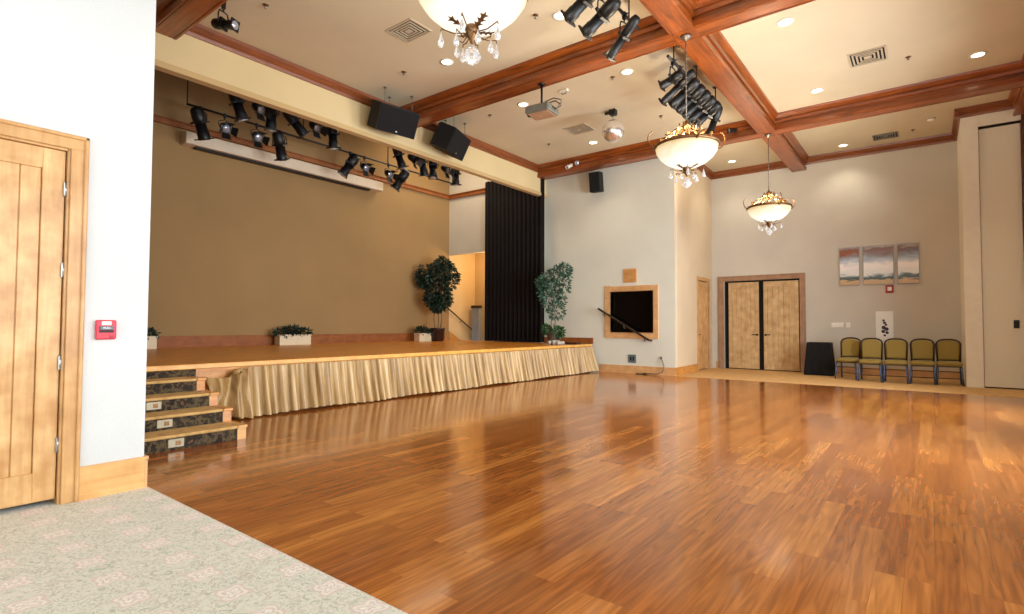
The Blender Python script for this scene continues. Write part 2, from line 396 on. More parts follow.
def m_paint(name, seed, top):
    """landscape canvas: rust sky, white cloud, dark shore, sand; gradient over object Z 0..1.02"""
    m, nt, b = new_mat(name)
    tc = N(nt, 'ShaderNodeTexCoord'); sp = N(nt, 'ShaderNodeSeparateXYZ'); nt.links.new(tc.outputs['Object'], sp.inputs[0])
    mp = N(nt, 'ShaderNodeMapping'); mp.inputs['Location'].default_value = (seed, 0, seed*1.7); mp.inputs['Scale'].default_value = (2.6,1,6); nt.links.new(tc.outputs['Object'], mp.inputs[0])
    no = N(nt, 'ShaderNodeTexNoise'); no.inputs['Scale'].default_value = 1.1; no.inputs['Detail'].default_value = 6; no.inputs['Distortion'].default_value = .8; nt.links.new(mp.outputs[0], no.inputs['Vector'])
    v = math_(nt, 'ADD', math_(nt, 'DIVIDE', sp.outputs['Z'], 1.02), math_(nt, 'MULTIPLY', math_(nt, 'SUBTRACT', no.outputs['Fac'], .5), .35))
    r = ramp(nt, [(.0, lin((188,158,112))), (.10, lin((206,176,130))), (.15, lin((58,74,70))), (.22, lin((84,112,116))), (.28, lin((232,238,242))), (.50, lin((250,250,250))),
                  (.62, lin((190,206,222))), (.72, lin((150,158,168))), (.82, lin(top)), (.92, lin((128,96,84))), (1, lin((176,172,170)))])
    nt.links.new(v, r.inputs[0]); nt.links.new(r.outputs[0], b.inputs['Base Color']); b.inputs['Roughness'].default_value = .3
    return m

# ------------------------------------------------------------------ camera (eye 1.28 m, looking left of the hall axis)
cam = bpy.data.cameras.new('camera'); co = bpy.data.objects.new('camera', cam); COL.objects.link(co)
F, YAW, PITCH, ROLL = 541.19, .6573, .03343, .004447
cam.sensor_fit = 'HORIZONTAL'; cam.sensor_width = 36; cam.lens = 36*F/1024; cam.clip_start = .05; cam.clip_end = 100
cy, sy, cp, sn = math.cos(YAW), math.sin(YAW), math.cos(PITCH), math.sin(PITCH)
fw = Vector((-sy*cp, cy*cp, sn)); rt = Vector((cy, sy, 0)); up = rt.cross(fw)
c_, s_ = math.cos(ROLL), math.sin(ROLL)
r2, u2 = rt*c_ + up*s_, up*c_ - rt*s_
MM = Matrix((r2, u2, -fw)).transposed().to_4x4(); MM.translation = (0,0,1.28)
co.matrix_world = MM; scene.camera = co

# the short return wall runs a little out of square with the hall
def turn(o):
    P = Matrix.Translation((-5.16, 13.5, 0)); o.matrix_world = P @ Matrix.Rotation(.036, 4, 'Z') @ P.inverted(); return o
# ------------------------------------------------------------------ the room
ZC, ZB = 6.0, 5.65           # ceiling, beam soffit
XN, YN = -4.875, 1.622        # near left wall and its end
XF = -9.13                   # proscenium line
YM, YF, YJ = 13.5, 16.9, 15.1
XR, YB = 1.9, -4.0
XS, ZS, YS = -13.1, .76, 13.4  # stage back wall, stage height, stage end wall

struct(MB().box(-13.4, 1.65, -.1, XR+.2, YM, 0).build('floor', M['floor']))
struct(MB().box(XN-.3, YB-.2, -.1, XR+.2, 1.65, .004).build('floor_carpet', M['carpet']))
struct(MB().box(-5.4, YM, -.1, XR+.2, YF+.2, .004).build('floor_far_carpet', M['strip']))
struct(MB().box(XF, YB-.2, ZC, XR+.2, YF+.2, ZC+.1).build('ceiling', M['ceiling']))
# near left wall with door opening (Y -1.03 .. 1.11, height 2.53)
w = MB(); w.box(XN-.25, 1.11, 0, XN, YN, ZC); w.box(XN-.25, -1.05, 2.53, XN, 1.11, ZC); w.box(XN-.25, YB, 0, XN, -1.05, ZC)
struct(w.build('wall_near_left', M['wall_white']))
struct(MB().box(-13.3, YN-.2, 0, XN-.25, YN-.002, 7.2).build('wall_stage_near', M['wall_stage']))
struct(MB().box(XN-.25, YB-.2, 0, XR+.2, YB, ZC).build('wall_back', M['wall_white']))
# right wall, out of view; tall windows added to carry daylight fill
w = MB(); ys = [(-2.6,-.6), (1.6,3.6), (5.8,7.8), (9.8,11.8)]
w.box(XR, YB, 0, XR+.2, YJ, .7); w.box(XR, YB, 3.6, XR+.2, YJ, ZC)
prev = YB
for a, b_ in ys: w.box(XR, prev, .7, XR+.2, a, 3.6); prev = b_
w.box(XR, prev, .7, XR+.2, YJ, 3.6)
struct(w.build('wall_right', M['wall_white']))
for i, (a, b_) in enumerate(ys):
    f = MB()
    f.box(XR-.02, a-.08, .62, XR+.1, a, 3.68); f.box(XR-.02, b_, .62, XR+.1, b_+.08, 3.68); f.box(XR-.02, a, .62, XR+.1, b_, .7); f.box(XR-.02, a, 3.6, XR+.1, b_, 3.68)
    f.box(XR+.05, (a+b_)/2-.025, .7, XR+.09, (a+b_)/2+.025, 3.6); f.box(XR+.05, a, 2.1, XR+.09, b_, 2.15)
    struct(f.build('window_%d' % (i+2), M['pine']))  # frame of an added, unseen window
# middle wall with the dark booth window (opening X -6.975..-5.73, Z 1.095..2.21)
WX0, WX1, WZ0, WZ1 = -6.975, -5.73, 1.095, 2.205
w = MB(); w.box(-9.2, YM, 0, WX0, YM+.15, ZC); w.box(WX1, YM, 0, -5.16, YM+.15, ZC); w.box(WX0, YM, 0, WX1, YM+.15, WZ0); w.box(WX0, YM, WZ1, WX1, YM+.15, ZC)
struct(w.build('wall_middle', M['wall_cool'])); w = MB(); w.box(-5.18, YM+.002, 0, -5.156, YM+.16, ZC)
w.box(-5.31, YM+.15, 0, -5.16, 15.42, ZC); w.box(-5.31, 16.52, 0, -5.16, YF, ZC); w.box(-5.31, 15.42, 2.6, -5.16, 16.52, ZC)
turn(struct(w.build('wall_middle_return', M['wall_warm_lit'])))
w = MB(); w.box(-5.5, YF, 0, -4.93, YF+.15, ZC); w.box(-2.87, YF, 0, XR+.2, YF+.15, ZC); w.box(-4.93, YF, 2.63, -2.87, YF+.15, ZC)
struct(w.build('wall_far', M['wall']))
# jog with the folding partition recess
w = MB(); w.box(.6, YJ, 0, .885, YF, ZC); w.box(.885, YJ, 5.56, XR, YF, ZC); w.box(.885, YJ+.3, 0, XR, YF, 5.56); w.box(1.6, YJ+.02, 0, XR, YJ+.3, 5.56)
struct(w.build('wall_jog', M['cream']))
# fascia (proscenium header) with its lower lip
w = MB(); w.box(XF-.12, YN, 5.15, XF, YM+.15, ZC+.1)
struct(w.build('wall_fascia', M['wall_fascia']))
struct(MB().box(XF-.125, YN, 5.14, XF+.03, YM-.002, 5.235).build('trim_fascia_lip', M['fascia_lip']))
# stage enclosure
struct(MB().box(XS-.2, YN, 0, XS, 14.9, 7.2).build('wall_stage_back', M['wall_stage']))
w = MB(); w.box(XS, YS, 3.68, XF-.12, YS+.15, 7.2); w.box(-11.0, YS, 0, -9.2, YS+.15, ZC)
struct(w.build('wall_stage_end', M['wall']))
struct(MB().box(XS-.2, YN-.2, 7.2, XF, YS+.15, 7.3).build('ceiling_stage', M['wall_stage']))
struct(MB().box(XS-.2, YS+.15, 3.9, -10.4, 15.1, 4.0).build('ceiling_stair_hall', M['wall_warm']))
struct(MB().box(XS, 14.75, -.3, -10.5, 14.9, 3.9).build('wall_stair_hall', M['wall_warm']))
struct(MB().box(-10.7, YS+.15, -.3, -10.5, 14.75, 3.9).build('wall_stair_hall_side', M['wall_warm']))
struct(MB().box(XS+.001, YS+.01, 0, XS+.012, 14.75, 3.9).build('wall_stair_hall_skin', M['wall_warm']))

# baseboards
def base(name, x0, y0, x1, y1, h=.21, z=0, m='pine_x'):
    mb = MB(); mb.box(x0, y0, z, x1, y1, z+h-.02)
    e = .006
    mb.box(x0-e if x1-x0 < .1 else x0, y0-e if y1-y0 < .1 else y0, z+h-.025, x1+e if x1-x0 < .1 else x1, y1+e if y1-y0 < .1 else y1, z+h)
    return struct(mb.build(name, M[m]))
base('baseboard_near_left', XN, 1.21, XN+.02, YN-.001, .24, .004, 'pine_y')
base('baseboard_near_left_end', XN-.25, YN, XN+.02, YN+.02, .24, .004, 'pine_x')
base('baseboard_middle', -7.3, YM-.02, -5.14, YM)
turn(base('baseboard_middle_return', -5.16, YM-.02, -5.14, 15.38, .21, 0, 'stage_panel'))
base('baseboard_far_left', -5.16, YF-.02, -5.07, YF)
base('baseboard_far_right', -2.74, YF-.02, .6, YF)
base('baseboard_stage_back', XS, YN, XS+.02, 13.2, .25, ZS, 'stage_base')
base('baseboard_stage_end', -9.4, YM-.022, -7.52, YM-.002, .17, ZS, 'stage_base')
base('baseboard_stair_hall', XS+.55, 14.73, -10.7, 14.75, .25, ZS, 'stage_base')

# ------------------------------------------------------------------ ceiling beams and crown trim
def beam_section(c, half):  # moulded profile across the beam, symmetric
    p = [(half, ZB), (half, ZB+.075), (half-.035, ZB+.08), (half-.035, ZB+.16), (half+.0, ZB+.165), (half+.01, ZB+.225), (half-.012, ZB+.235), (half+.03, ZB+.27), (half+.075, ZB+.31), (half+.085, ZC)]
    return [(c+u, v) for u, v in p] + [(c-u, v) for u, v in reversed(p)]
HB = .18
n = 1
def beam(axis, c, a, b_):
    global n
    lo = 0 if axis == 'y' else .004
    mb = MB(); mb.prism([(u, v+lo if v < ZB+.01 else v) for u, v in beam_section(c, HB)], b_, axis, a)
    # shallow bead along each soffit edge
    for s in (-1, 1):
        if axis == 'x': mb.box(a, c+s*(HB-.035)-.006, ZB-.006, b_, c+s*(HB-.035)+.006, ZB)
        else: mb.box(c+s*(HB-.035)-.006, a, ZB-.006, c+s*(HB-.035)+.006, b_, ZB)
    struct(mb.build('trim_%d' % n, M['beam_x' if axis == 'x' else 'beam_y'])); n += 1
XBM = -2.84
beam('y', XBM, YB, YF)
for yc in (3.145, 7.94, 13.2): beam('x', yc, XF, XR)
beam('y', 1.62, YB, YJ+.05)
def crown(axis, a, b_, wall, sgn, z0=5.8):
    """crown moulding: wall = wall coordinate, sgn = side it projects to"""
    global n
    p = [(0, z0), (.03, z0), (.045, z0+.05), (.04, z0+.09), (.09, z0+.15), (.1, ZC), (0, ZC)]
    mb = MB(); mb.prism([(wall+sgn*u, v) for u, v in p], b_, axis, a)
    o = struct(mb.build('trim_%d' % n, M['trim_dark_x' if axis == 'x' else 'trim_dark_y'])); n += 1; return o
crown('y', YN, 13.02, XF, 1)
crown('x', XF, XR, YM-.001, -1) if False else None
crown('x', -5.3, .6, YF, -1); turn(crown('y', YM, YF+.05, -5.16, 1))
crown('y', YJ-.1, YF, .6, -1); crown('x', .5, 1.5, YJ, -1)
# picture rail round the stage
w = MB(); w.box(XS, YN, 5.61, XS+.06, 13.4, 5.74); w.box(XS, YN, 5.72, XS+.09, 13.4, 5.745)
struct(w.build('trim_stage_back', M['stage_base']))
w = MB(); w.box(XS, YS-.07, 5.61, XF-.3, YS, 5.74); w.box(XS, YS-.1, 5.72, XF-.3, YS, 5.745)
struct(w.build('trim_stage_end', M['stage_base']))

# ------------------------------------------------------------------ doors
def plank_leaf(mb_frame, mb_planks, mb_groove, y0, y1, z0, z1, X, planks, sw=.13, top=.15, bot=.24, axis='y', th=.045, s=1):
    """leaf in plane axis; frame stands proud, recessed planks with dark grooves. s = facing sign"""
    def bx(mb, a0, h0, a1, h1, d0, d1):
        if axis == 'y': mb.bbox(X+s*d0, a0, h0, X+s*d1, a1, h1, .003)
        else: mb.bbox(a0, X+s*d0, h0, a1, X+s*d1, h1, .003)
    bx(mb_frame, y0, z0, y0+sw, z1, -th, 0); bx(mb_frame, y1-sw, z0, y1, z1, -th, 0)
    bx(mb_frame, y0+sw, z1-top, y1-sw, z1, -th, 0); bx(mb_frame, y0+sw, z0, y1-sw, z0+bot, -th, 0)
    wdt = (y1-y0-2*sw)/planks
    for i in range(planks):
        a = y0+sw+i*wdt
        bx(mb_planks, a+.003, z0+bot-.01, a+wdt-.003, z1-top+.01, -th+.004, -.016)
    bx(mb_groove, y0+sw-.01, z0+bot-.01, y1-sw+.01, z1-top+.01, -th, -.026)

# near door: casing, leaf with planks, hinges
d = MB()
d.bbox(XN, 1.11, .004, XN+.022, 1.19, 2.53, .004); d.bbox(XN, 1.185, .004, XN+.04, 1.21, 2.63, .006)
d.bbox(XN, -1.05, 2.53, XN+.022, 1.19, 2.61, .004); d.bbox(XN, -1.07, 2.605, XN+.04, 1.21, 2.63, .006)
d.bbox(XN, -1.13, .004, XN+.022, -1.05, 2.61, .004)
d.box(XN-.2, 1.095, .004, XN, 1.112, 2.53); d.box(XN-.2, -1.05, 2.515, XN, 1.1, 2.532)
dr = struct(d.build('door_1_casing', M['casing']))
struct(MB().box(XN-.26, -1.05, 0, XN-.2, 1.11, 2.53).build('door_1_backing', M['void']))
for k, (a, b_) in enumerate(((.03, 1.088), (-1.04, .02))):
    fr, pl, gv = MB(), MB(), MB()
    plank_leaf(fr, pl, gv, a, b_, .045, 2.512, XN-.025, 7, sw=.125, top=.145, bot=.2)
    leaf = struct(fr.build('door_%d' % (k+1), M['pine']))
    pl.build('plank_panel', M['pine'], leaf); gv.build('panel_groove', M['casing'], leaf)
    hy = 1.092 if k == 0 else -1.045
    for hz in (2.24, 1.66, 1.0, .42):
        h = MB(); h.bbox(XN-.03, hy-.012, hz-.05, XN-.008, hy+.006, hz+.05, .002)
        h.tube([(XN-.012, hy, hz-.055), (XN-.012, hy, hz+.055)], .009)
        h.build('hinge', M['steel'], leaf)
    h = MB(); hy = .11 if k == 0 else -.06
    h.lathe([(.03,0),(.03,.012),(.012,.014),(.012,.05)], 16, frame_to((XN-.025, hy, 1.03), (1,0,0)))
    h.tube([(XN+.022, hy, 1.03), (XN+.024, hy+(.12 if k == 0 else -.12), 1.03)], .011)
    h.build('door_handle', M['bronze'], leaf)

# far double doors
FX0, FX1 = -4.93, -2.87
d = MB()
d.bbox(FX0-.14, YF-.03, .004, FX0, YF, 2.63, .005); d.bbox(FX1, YF-.03, .004, FX1+.13, YF, 2.63, .005)
d.bbox(FX0-.14, YF-.03, 2.63, FX1+.13, YF, 2.76, .005); d.bbox(FX0-.15, YF-.045, 2.745, FX1+.14, YF, 2.775, .005)
d.box(FX0-.155, YF-.045, .004, FX0-.13, YF, 2.77); d.box(FX1+.12, YF-.045, .004, FX1+.145, YF, 2.77)
struct(d.build('door_3_casing', M['casing_far']))
struct(MB().box(FX0, YF+.1, 0, FX1, YF+.15, 2.63).build('door_3_backing', M['void']))
for k, (a, b_) in enumerate(((-4.80, -3.95), (-3.82, -2.90))):
    fr, pl, gv = MB(), MB(), MB()
    plank_leaf(fr, pl, gv, a, b_, .03, 2.58, YF+.02, 5, sw=.1, top=.14, bot=.22, axis='x', s=-1)
    leaf = struct(fr.build('door_%d' % (k+3), M['door_far'])); pl.build('plank_panel', M['door_far'], leaf); gv.build('panel_groove', M['casing'], leaf)
    hx = b_-.05 if k == 0 else a+.05; s = -1 if k == 0 else 1
    h = MB(); h.lathe([(.032,0),(.032,.012),(.012,.014),(.012,.05)], 14, frame_to((hx, YF+.02, 1.03), (0,-1,0)))
    h.tube([(hx, YF-.03, 1.03), (hx+s*.13, YF-.032, 1.035)], .012); h.build('door_handle', M['black'], leaf)
# side door on the return wall
d = MB(); X = -5.16
d.bbox(X, 15.37, .004, X+.03, 15.46, 2.7, .004); d.bbox(X, 16.5, .004, X+.03, 16.59, 2.7, .004); d.bbox(X, 15.46, 2.6, X+.03, 16.5, 2.7, .004)
turn(struct(d.build('door_5_casing', M['casing'])))
fr, pl, gv = MB(), MB(), MB()
plank_leaf(fr, pl, gv, 15.47, 16.49, .03, 2.58, X-.03, 5, sw=.11)
leaf = turn(struct(fr.build('door_5', M['pine']))); pl.build('plank_panel', M['pine'], leaf); gv.build('panel_groove', M['casing'], leaf)
h = MB(); h.lathe([(.03,0),(.03,.012),(.012,.014),(.012,.05)], 14, frame_to((X-.03, 15.54, 1.03), (1,0,0))); h.tube([(X+.02, 15.54, 1.03), (X+.02, 15.66, 1.03)], .011); h.build('door_handle', M['black'], leaf)
turn(struct(MB().box(X-.15, 15.42, 0, X-.1, 16.52, 2.6).build('door_5_backing', M['void'])))

# folding partition at the jog
pt = thing('folding_partition', 'tall cream folding partition panel recessed in the wall right of the chairs', 'partition', (.885, YJ+.1, 0))
MB().bbox(.012, -.03, .03, .665, .03, 5.51, .004).build('panel', M['panel'], pt)
MB().box(.0, -.05, 5.525, .70, .06, 5.56).build('ceiling_track', M['void'], pt)
MB().box(.012, -.02, .004, .70, .02, .03).build('bottom_seal', M['void'], pt)
MB().box(0, -.04, .03, .012, .02, 5.5).build('jamb_strip', M['casing_far'], pt)
l = MB(); l.bbox(.485, -.042, 1.26, .575, -.03, 1.43, .004); l.bbox(.51, -.06, 1.33, .55, -.042, 1.37, .003)
l.build('lock_plate', M['black'], pt)['label'] = 'black lock plate'
struct(MB().box(1.556, YJ-.02, .004, 1.62, YJ+.1, ZB).build('trim_partition_post', M['wood_dark']))

# dark booth window
wf = MB(); c = .17
wf.bbox(WX0-c, YM-.03, WZ0-c+.01, WX0, YM, WZ1+c, .006); wf.bbox(WX1, YM-.03, WZ0-c+.01, WX1+c-.03, YM, WZ1+c-.02, .006)
wf.bbox(WX0, YM-.03, WZ1, WX1, YM, WZ1+c-.02, .006); wf.bbox(WX0, YM-.03, WZ0-c+.01, WX1, YM, WZ0, .006)
for a in (WX0-.012, WX1): wf.box(a, YM-.03, WZ0, a+.012, YM+.12, WZ1)
wf.box(WX0, YM-.03, WZ0-.012, WX1, YM+.12, WZ0); wf.box(WX0, YM-.03, WZ1, WX1, YM+.12, WZ1+.012)
wo = struct(wf.build('window_1', M['pine_x']))
MB().box(WX0, YM+.09, WZ0, WX1, YM+.1, WZ1).build('pane', M['black_glass'], wo)
MB().box(WX0-.1, YM+.151, WZ0-.1, WX1+.1, YM+.17, WZ1+.1).build('booth_backdrop', M['void'], wo)  # dark sheet put in place of the booth interior

# ------------------------------------------------------------------ stage
XE = -7.5   # stage front edge
st = thing('stage', 'raised wooden stage with a pale front edge under the proscenium', 'stage', (XE, 1.7, 0))
def inS(mb): return mb
dk = MB(); dk.box(XS-XE+.004, -.05, ZS-.1, -.03, YS-1.7, ZS); o = dk.build('stage_deck', M['stage_wood'], st)
e = MB(); e.bbox(-.03, -.05, ZS-.062, .022, YS-1.7-.02, ZS+.001, .008); e.build('edge_board', M['stage_edge'], st)
f_ = MB(); f_.box(-.10, -.05, 0, -.07, YS-1.7-.02, ZS-.062); f_.build('front_panel', M['stage_panel'], st)

# skirt: pleated sheet hung from the edge, wrapping out at the far end, gathered at the steps
def skirt():
    vs = []; fs = []; cols = 0; rows = 7
    y = 3.50; ph = 0; rnd = random.Random(3)
    amps = []
    ytop_end = 13.30
    pts = []
    while y < ytop_end:
        p = rnd.uniform(.10, .17); m_ = 9
        for k in range(m_): pts.append((y+p*k/m_, 2*PI*k/m_, rnd.random() if k == 0 else None, p))
        y += p
    lean = 0
    for (yy, a, rr, p) in pts:
        if rr is not None: amp = .09+.05*rr; lean = (rr-.5)*.012
        t = max(0, min(1, (3.8-yy)/.6))          # gathered part near the steps
        ztop = ZS-.07 - .12*t*t - .02*t
        zbot = .03+.012*math.sin(yy*3)
        for r_ in range(rows):
            q = r_/(rows-1)
            fl = q**.7
            x = XE+.0 + amp*(.45+.55*fl)*(abs(math.sin(a/2))**.5) + .03*q + .05*q*q
            if yy > 12.6: x += .1*q*((yy-12.6)/.7)
            if t > 0: x += .12*t*math.sin(q*PI*.9) - .05*t*q
            vs.append((x+.03, yy+lean*q*q*1.2, ztop+(zbot-ztop)*q))
        cols += 1
    for c in range(cols-1):
        for r_ in range(rows-1):
            a = c*rows+r_; fs.append((a, a+rows, a+rows+1, a+1))
    mb = MB(); mb.add(vs, fs, True)
    o = mb.build('stage_skirt', M['skirt'])
    return o
sk = tag(skirt(), 'pleated gold fabric skirt hanging along the front of the stage', 'stage skirt')

# loose swag of skirt fabric bunched beside the steps
def swag():
    mb = MB(); vs = []; fs = []; nu, nv = 26, 10; rnd = random.Random(5)
    for i in range(nu):
        u = i/(nu-1)
        for j in range(nv):
            v = j/(nv-1)
            y = 3.10+.55*u + .03*math.sin(v*5+u*3)
            z = (.60-.07*math.sin(u*PI)+.08*u) * (1-v) + (.015+.10*(1-u))*v
            x = XE+.10+.06*math.sin(u*26+v*2.5)+.16*v*v*u+.10*math.sin(v*PI)*(1-u*.5)+.03*math.sin(u*9)
            vs.append((x, y, z))
    for i in range(nu-1):
        for j in range(nv-1):
            a = i*nv+j; fs.append((a, a+nv, a+nv+1, a+1))
    mb.add(vs, fs, True)
    return mb.build('gathered_end', M['skirt'], sk)
swag()

# steps up to the stage
stp = thing('stage_steps', 'carpeted steps with dark patterned risers climbing to the stage', 'steps', (-6.09, YN+.05, 0))
RH, TD = ZS/5, .3525
Y0, Y1, Y2 = 0, 2.925-YN-.05, 3.02-YN-.05
for i in range(5):
    x = -TD*i
    r_ = MB(); r_.box(x-.02, Y0, RH*i, x, Y1+(.13 if i == 4 else 0), RH*(i+1)-.028)
    rz = r_.build('riser', M['step_dark'], stp)
    if i < 4:
        t_ = MB(); t_.bbox(x-TD-.02, Y0, RH*(i+1)-.03, x+.012, Y1, RH*(i+1), .01); t_.build('tread', M['step_tan'], stp)
        s__ = MB(); s__.box(x-TD, Y1, 0, x, Y2, RH*(i+1)-.03); s__.bbox(x-TD-.0, Y1, RH*(i+1)-.03, x+.014, Y2+.012, RH*(i+1)+.002, .006)
        s__.build('side_block', M['stage_panel'] if i else M['pine_y'], stp)
        ly = (2.306, 2.325, 2.339, 2.30)[i]-YN-.05
        lz = RH*i+.068
        b_ = MB(); b_.bbox(x, ly-.075, lz-.042, x+.012, ly+.075, lz+.042, .004)
        pl = b_.build('step_light', M['silver_pale'], stp)
        bb = MB(); bb.box(x+.0121, ly-.005, lz-.022, x+.016, ly+.04, lz+.022); bb.build('louvre', M['bronze'], pl)
MB().box(-TD*4, Y0, 0, -.02, Y1-.01, .1).build('carriage', M['stage_panel'], stp)

# ------------------------------------------------------------------ curtains
def curtain(name, label, pts, z0, z1, amp=.05, pitch=.16):
    """pleated curtain along polyline pts (x,y)"""
    path = []; 
    for (a, b_) in zip(pts[:-1], pts[1:]):
        a, b_ = Vector(a), Vector(b_); L = (b_-a).length; k = int(L/.02)
        t = (b_-a)/L; nrm = Vector((-t.y, t.x))
        for i in range(k): path.append((a+t*(i*.02), nrm))
    vs = []; fs = []; rows = 6
    for i, (p, nn) in enumerate(path):
        ph = 2*PI*i*.02/pitch
        for r_ in range(rows):
            q = r_/(rows-1); A = amp*(.6+.4*q)
            pp = p+nn*(A*math.sin(ph+.5*math.sin(i*.05)+q*.3))
            vs.append((pp.x, pp.y, z1+(z0-z1)*q))
    for i in range(len(path)-1):
        for r_ in range(rows-1):
            a = i*rows+r_; fs.append((a, a+rows, a+rows+1, a+1))
    o = MB().add(vs, fs, True).build(name, M['curtain'])
    return tag(o, label, 'curtain', 'stage curtains')
curtain('stage_curtain', 'gathered dark plum black curtain at the far right end of the stage', [(-11.32, 13.22), (-8.99, 13.22)], ZS+.015, 5.9)
curtain('stage_curtain', 'narrow black curtain edge at the left end of the stage beside the white wall', [(XF-.45, 2.0), (XF-.45, 3.02)], ZS+.015, 5.6, .04)

# ------------------------------------------------------------------ chandeliers
def chandelier(loc, label):
    """root at the rim centre; bowl below, scrolls above, hung on a rod"""
    t = thing('chandelier', label, 'chandelier', loc, 0, 'bowl chandeliers under the long beam')
    top = ZB-loc[2]
    MB().lathe([(.0,0),(.075,-.002),(.08,-.012),(.07,-.03),(.04,-.045),(.02,-.07),(.0,-.075)][::-1], 24, Matrix.Translation((0,0,top-.006))).build('ceiling_canopy', M['canopy'], t)
    rod = MB(); rod.tube([(0,0,.36),(0,0,top-.06)], .008)
    k = int((top-.45)/.07)
    for i in range(k):
        z = .42+i*.07; rod.lathe([(.006,-.012),(.015,-.005),(.015,.005),(.006,.012)], 8, Matrix.Translation((0,0,z)))
    rod.build('rod', M['canopy'], t)
    R0 = .455
    prof = [(.02,-.312),(.1,-.308),(.2,-.288),(.3,-.238),(.38,-.168),(.435,-.088),(R0,0),(R0-.012,0),(.42,-.085),(.368,-.16),(.29,-.226),(.19,-.275),(.1,-.295),(.02,-.3)]
    MB().lathe(prof, 40, cap=False).build('glass_bowl', M['bowl'], t)
    rim = MB(); rim.lathe([(R0-.012,-.018),(R0+.012,-.018),(R0+.026,0),(R0+.018,.02),(R0+.005,.03),(R0-.02,.02)], 40, cap=False); rim.build('rim', M['bronze'], t)
    stem = MB(); stem.lathe([(.012,-.02),(.03,.03),(.018,.08),(.045,.13),(.03,.18),(.018,.24),(.05,.30),(.06,.335),(.03,.37),(.012,.40)], 16); stem.build('stem', M['gold'], t)
    for i in range(4):   # struts carrying the bowl
        a = PI/4+i*PI/2; ca, sa = math.cos(a), math.sin(a)
        MB().tube([(.03*ca,.03*sa,.31),(.16*ca,.16*sa,.26),(.34*ca,.34*sa,.10),(R0*ca,R0*sa,.01)], .009, 6).build('strut', M['gold'], t)
    for i in range(8):   # gilded leaf scrolls above the rim
        a = i*PI/4+.2; ca, sa = math.cos(a), math.sin(a); pts = []; rs = []
        for j in range(16):
            u = j/15; th = u*5.2
            rr = .30-.12*u+.085*math.sin(th); zz = .04+.28*u+.055*math.cos(th)
            pts.append((rr*ca-.03*math.sin(th)*sa, rr*sa+.03*math.sin(th)*ca, zz)); rs.append(.021*(1-.55*u))
        s = MB(); s.tube(pts, rs, 6)
        for j in (3, 6, 9, 12):   # leaflets
            p = Vector(pts[j]); out = Vector((ca, sa, .5)).normalized(); side = Vector((-sa, ca, 0))
            for sg in (-1, 1):
                tip = p+out*.03+side*sg*.07+Vector((0,0,.03)); s.add([p-out*.015, p+side*sg*.03-out*.02, tip, p+side*sg*.025+out*.03], [(0,1,2,3)])
        s.build('leaf_scroll', M['gold'], t)
    for i in range(4):   # open arms curling outside the rim
        a = YAW+i*PI/2; ca, sa = math.cos(a), math.sin(a); pts = []; rs = []
        for j in range(14):
            u = j/13; th = -.6+u*3.3
            rr = R0+.03+.11*math.sin(th)*(1-.25*u); zz = .12-.15*math.cos(th)*(1-.3*u)
            pts.append((rr*ca, rr*sa, zz)); rs.append(.014*(1-.5*u))
        s = MB(); s.tube(pts, rs, 6); s.lathe([(0,-.014),(.012,-.008),(.014,0),(.01,.01),(0,.013)], 8, Matrix.Translation(pts[-1])); s.build('scroll_arm', M['gold'], t)
    for i in range(4):   # leaves pressed on the underside of the bowl
        a = YAW+PI/4*.75+i*PI/2; ca, sa = math.cos(a), math.sin(a); s = MB()
        cen = [(.04,-.335),(.085,-.322),(.13,-.312),(.175,-.299),(.215,-.284)]
        wd = [.006,.018,.012,.018,.002]
        L = []; Rr = []
        for (r_, z), w_ in zip(cen, wd):
            c3 = Vector((r_*ca, r_*sa, z-.016)); sd = Vector((-sa, ca, 0)); L.append(c3+sd*w_); Rr.append(c3-sd*w_)
        vs = L+Rr; nn = len(L); s.add(vs, [(k, k+1, nn+k+1, nn+k) for k in range(nn-1)], False)
        for k in (1, 2, 3):
            for sg in (-1, 1):
                c3 = Vector((cen[k][0]*ca, cen[k][0]*sa, cen[k][1]-.016)); sd = Vector((-sa, ca, 0)); od = Vector((ca, sa, .2))
                s.add([c3, c3+sd*sg*.016-od*.008, c3+sd*sg*.042+od*.022, c3+sd*sg*.012+od*.02], [(0,1,2,3)])
        s.build('bowl_leaf', M['bronze'], t)
    hub = MB(); hub.lathe([(.0,-.46),(.015,-.45),(.022,-.42),(.045,-.395),(.05,-.36),(.06,-.34),(.05,-.315),(.0,-.31)], 16); hub.build('bottom_hub', M['bronze'], t)
    def drop(mb, p, r, h):
        mb.lathe([(0.001,0),(r*.25,-h*.25),(r*.8,-h*.55),(r,-h*.75),(r*.7,-h*.93),(.001,-h)], 8, Matrix.Translation(p), smooth=False)
    for i in range(10):
        a = i*2*PI/10+.1; rr = .15 if i % 2 else .245; z = -.40 if i % 2 else -.355
        s = MB(); p = (rr*math.cos(a), rr*math.sin(a), z)
        s2 = MB(); s2.tube([(.04*math.cos(a), .04*math.sin(a), -.37), (rr*.6*math.cos(a), rr*.6*math.sin(a), z-.02), (rr*math.cos(a), rr*math.sin(a), z+.012), (rr*math.cos(a)*1.01, rr*math.sin(a)*1.01, z-.012)], .005, 5)
        hk = s2.build('crystal_hook', M['gold'], t)
        drop(s, (p[0], p[1], z-.01), .026, .115 if i % 2 else .13); s.build('crystal_drop', M['crystal'], hk)
    b_ = MB(); b_.lathe([(.001,-.46),(.02,-.475),(.06,-.525),(.068,-.56),(.05,-.60),(.001,-.63)], 10, smooth=False); b_.build('crystal_ball', M['crystal'], t)
    return t
c0 = chandelier((XBM, 7.94, 3.965), 'bowl chandelier hanging in the middle of the row in front of the narrow side wall')
dup(c0, (XBM, 13.2, 3.965), 0, 'farthest and smallest bowl chandelier hanging before the far wall')
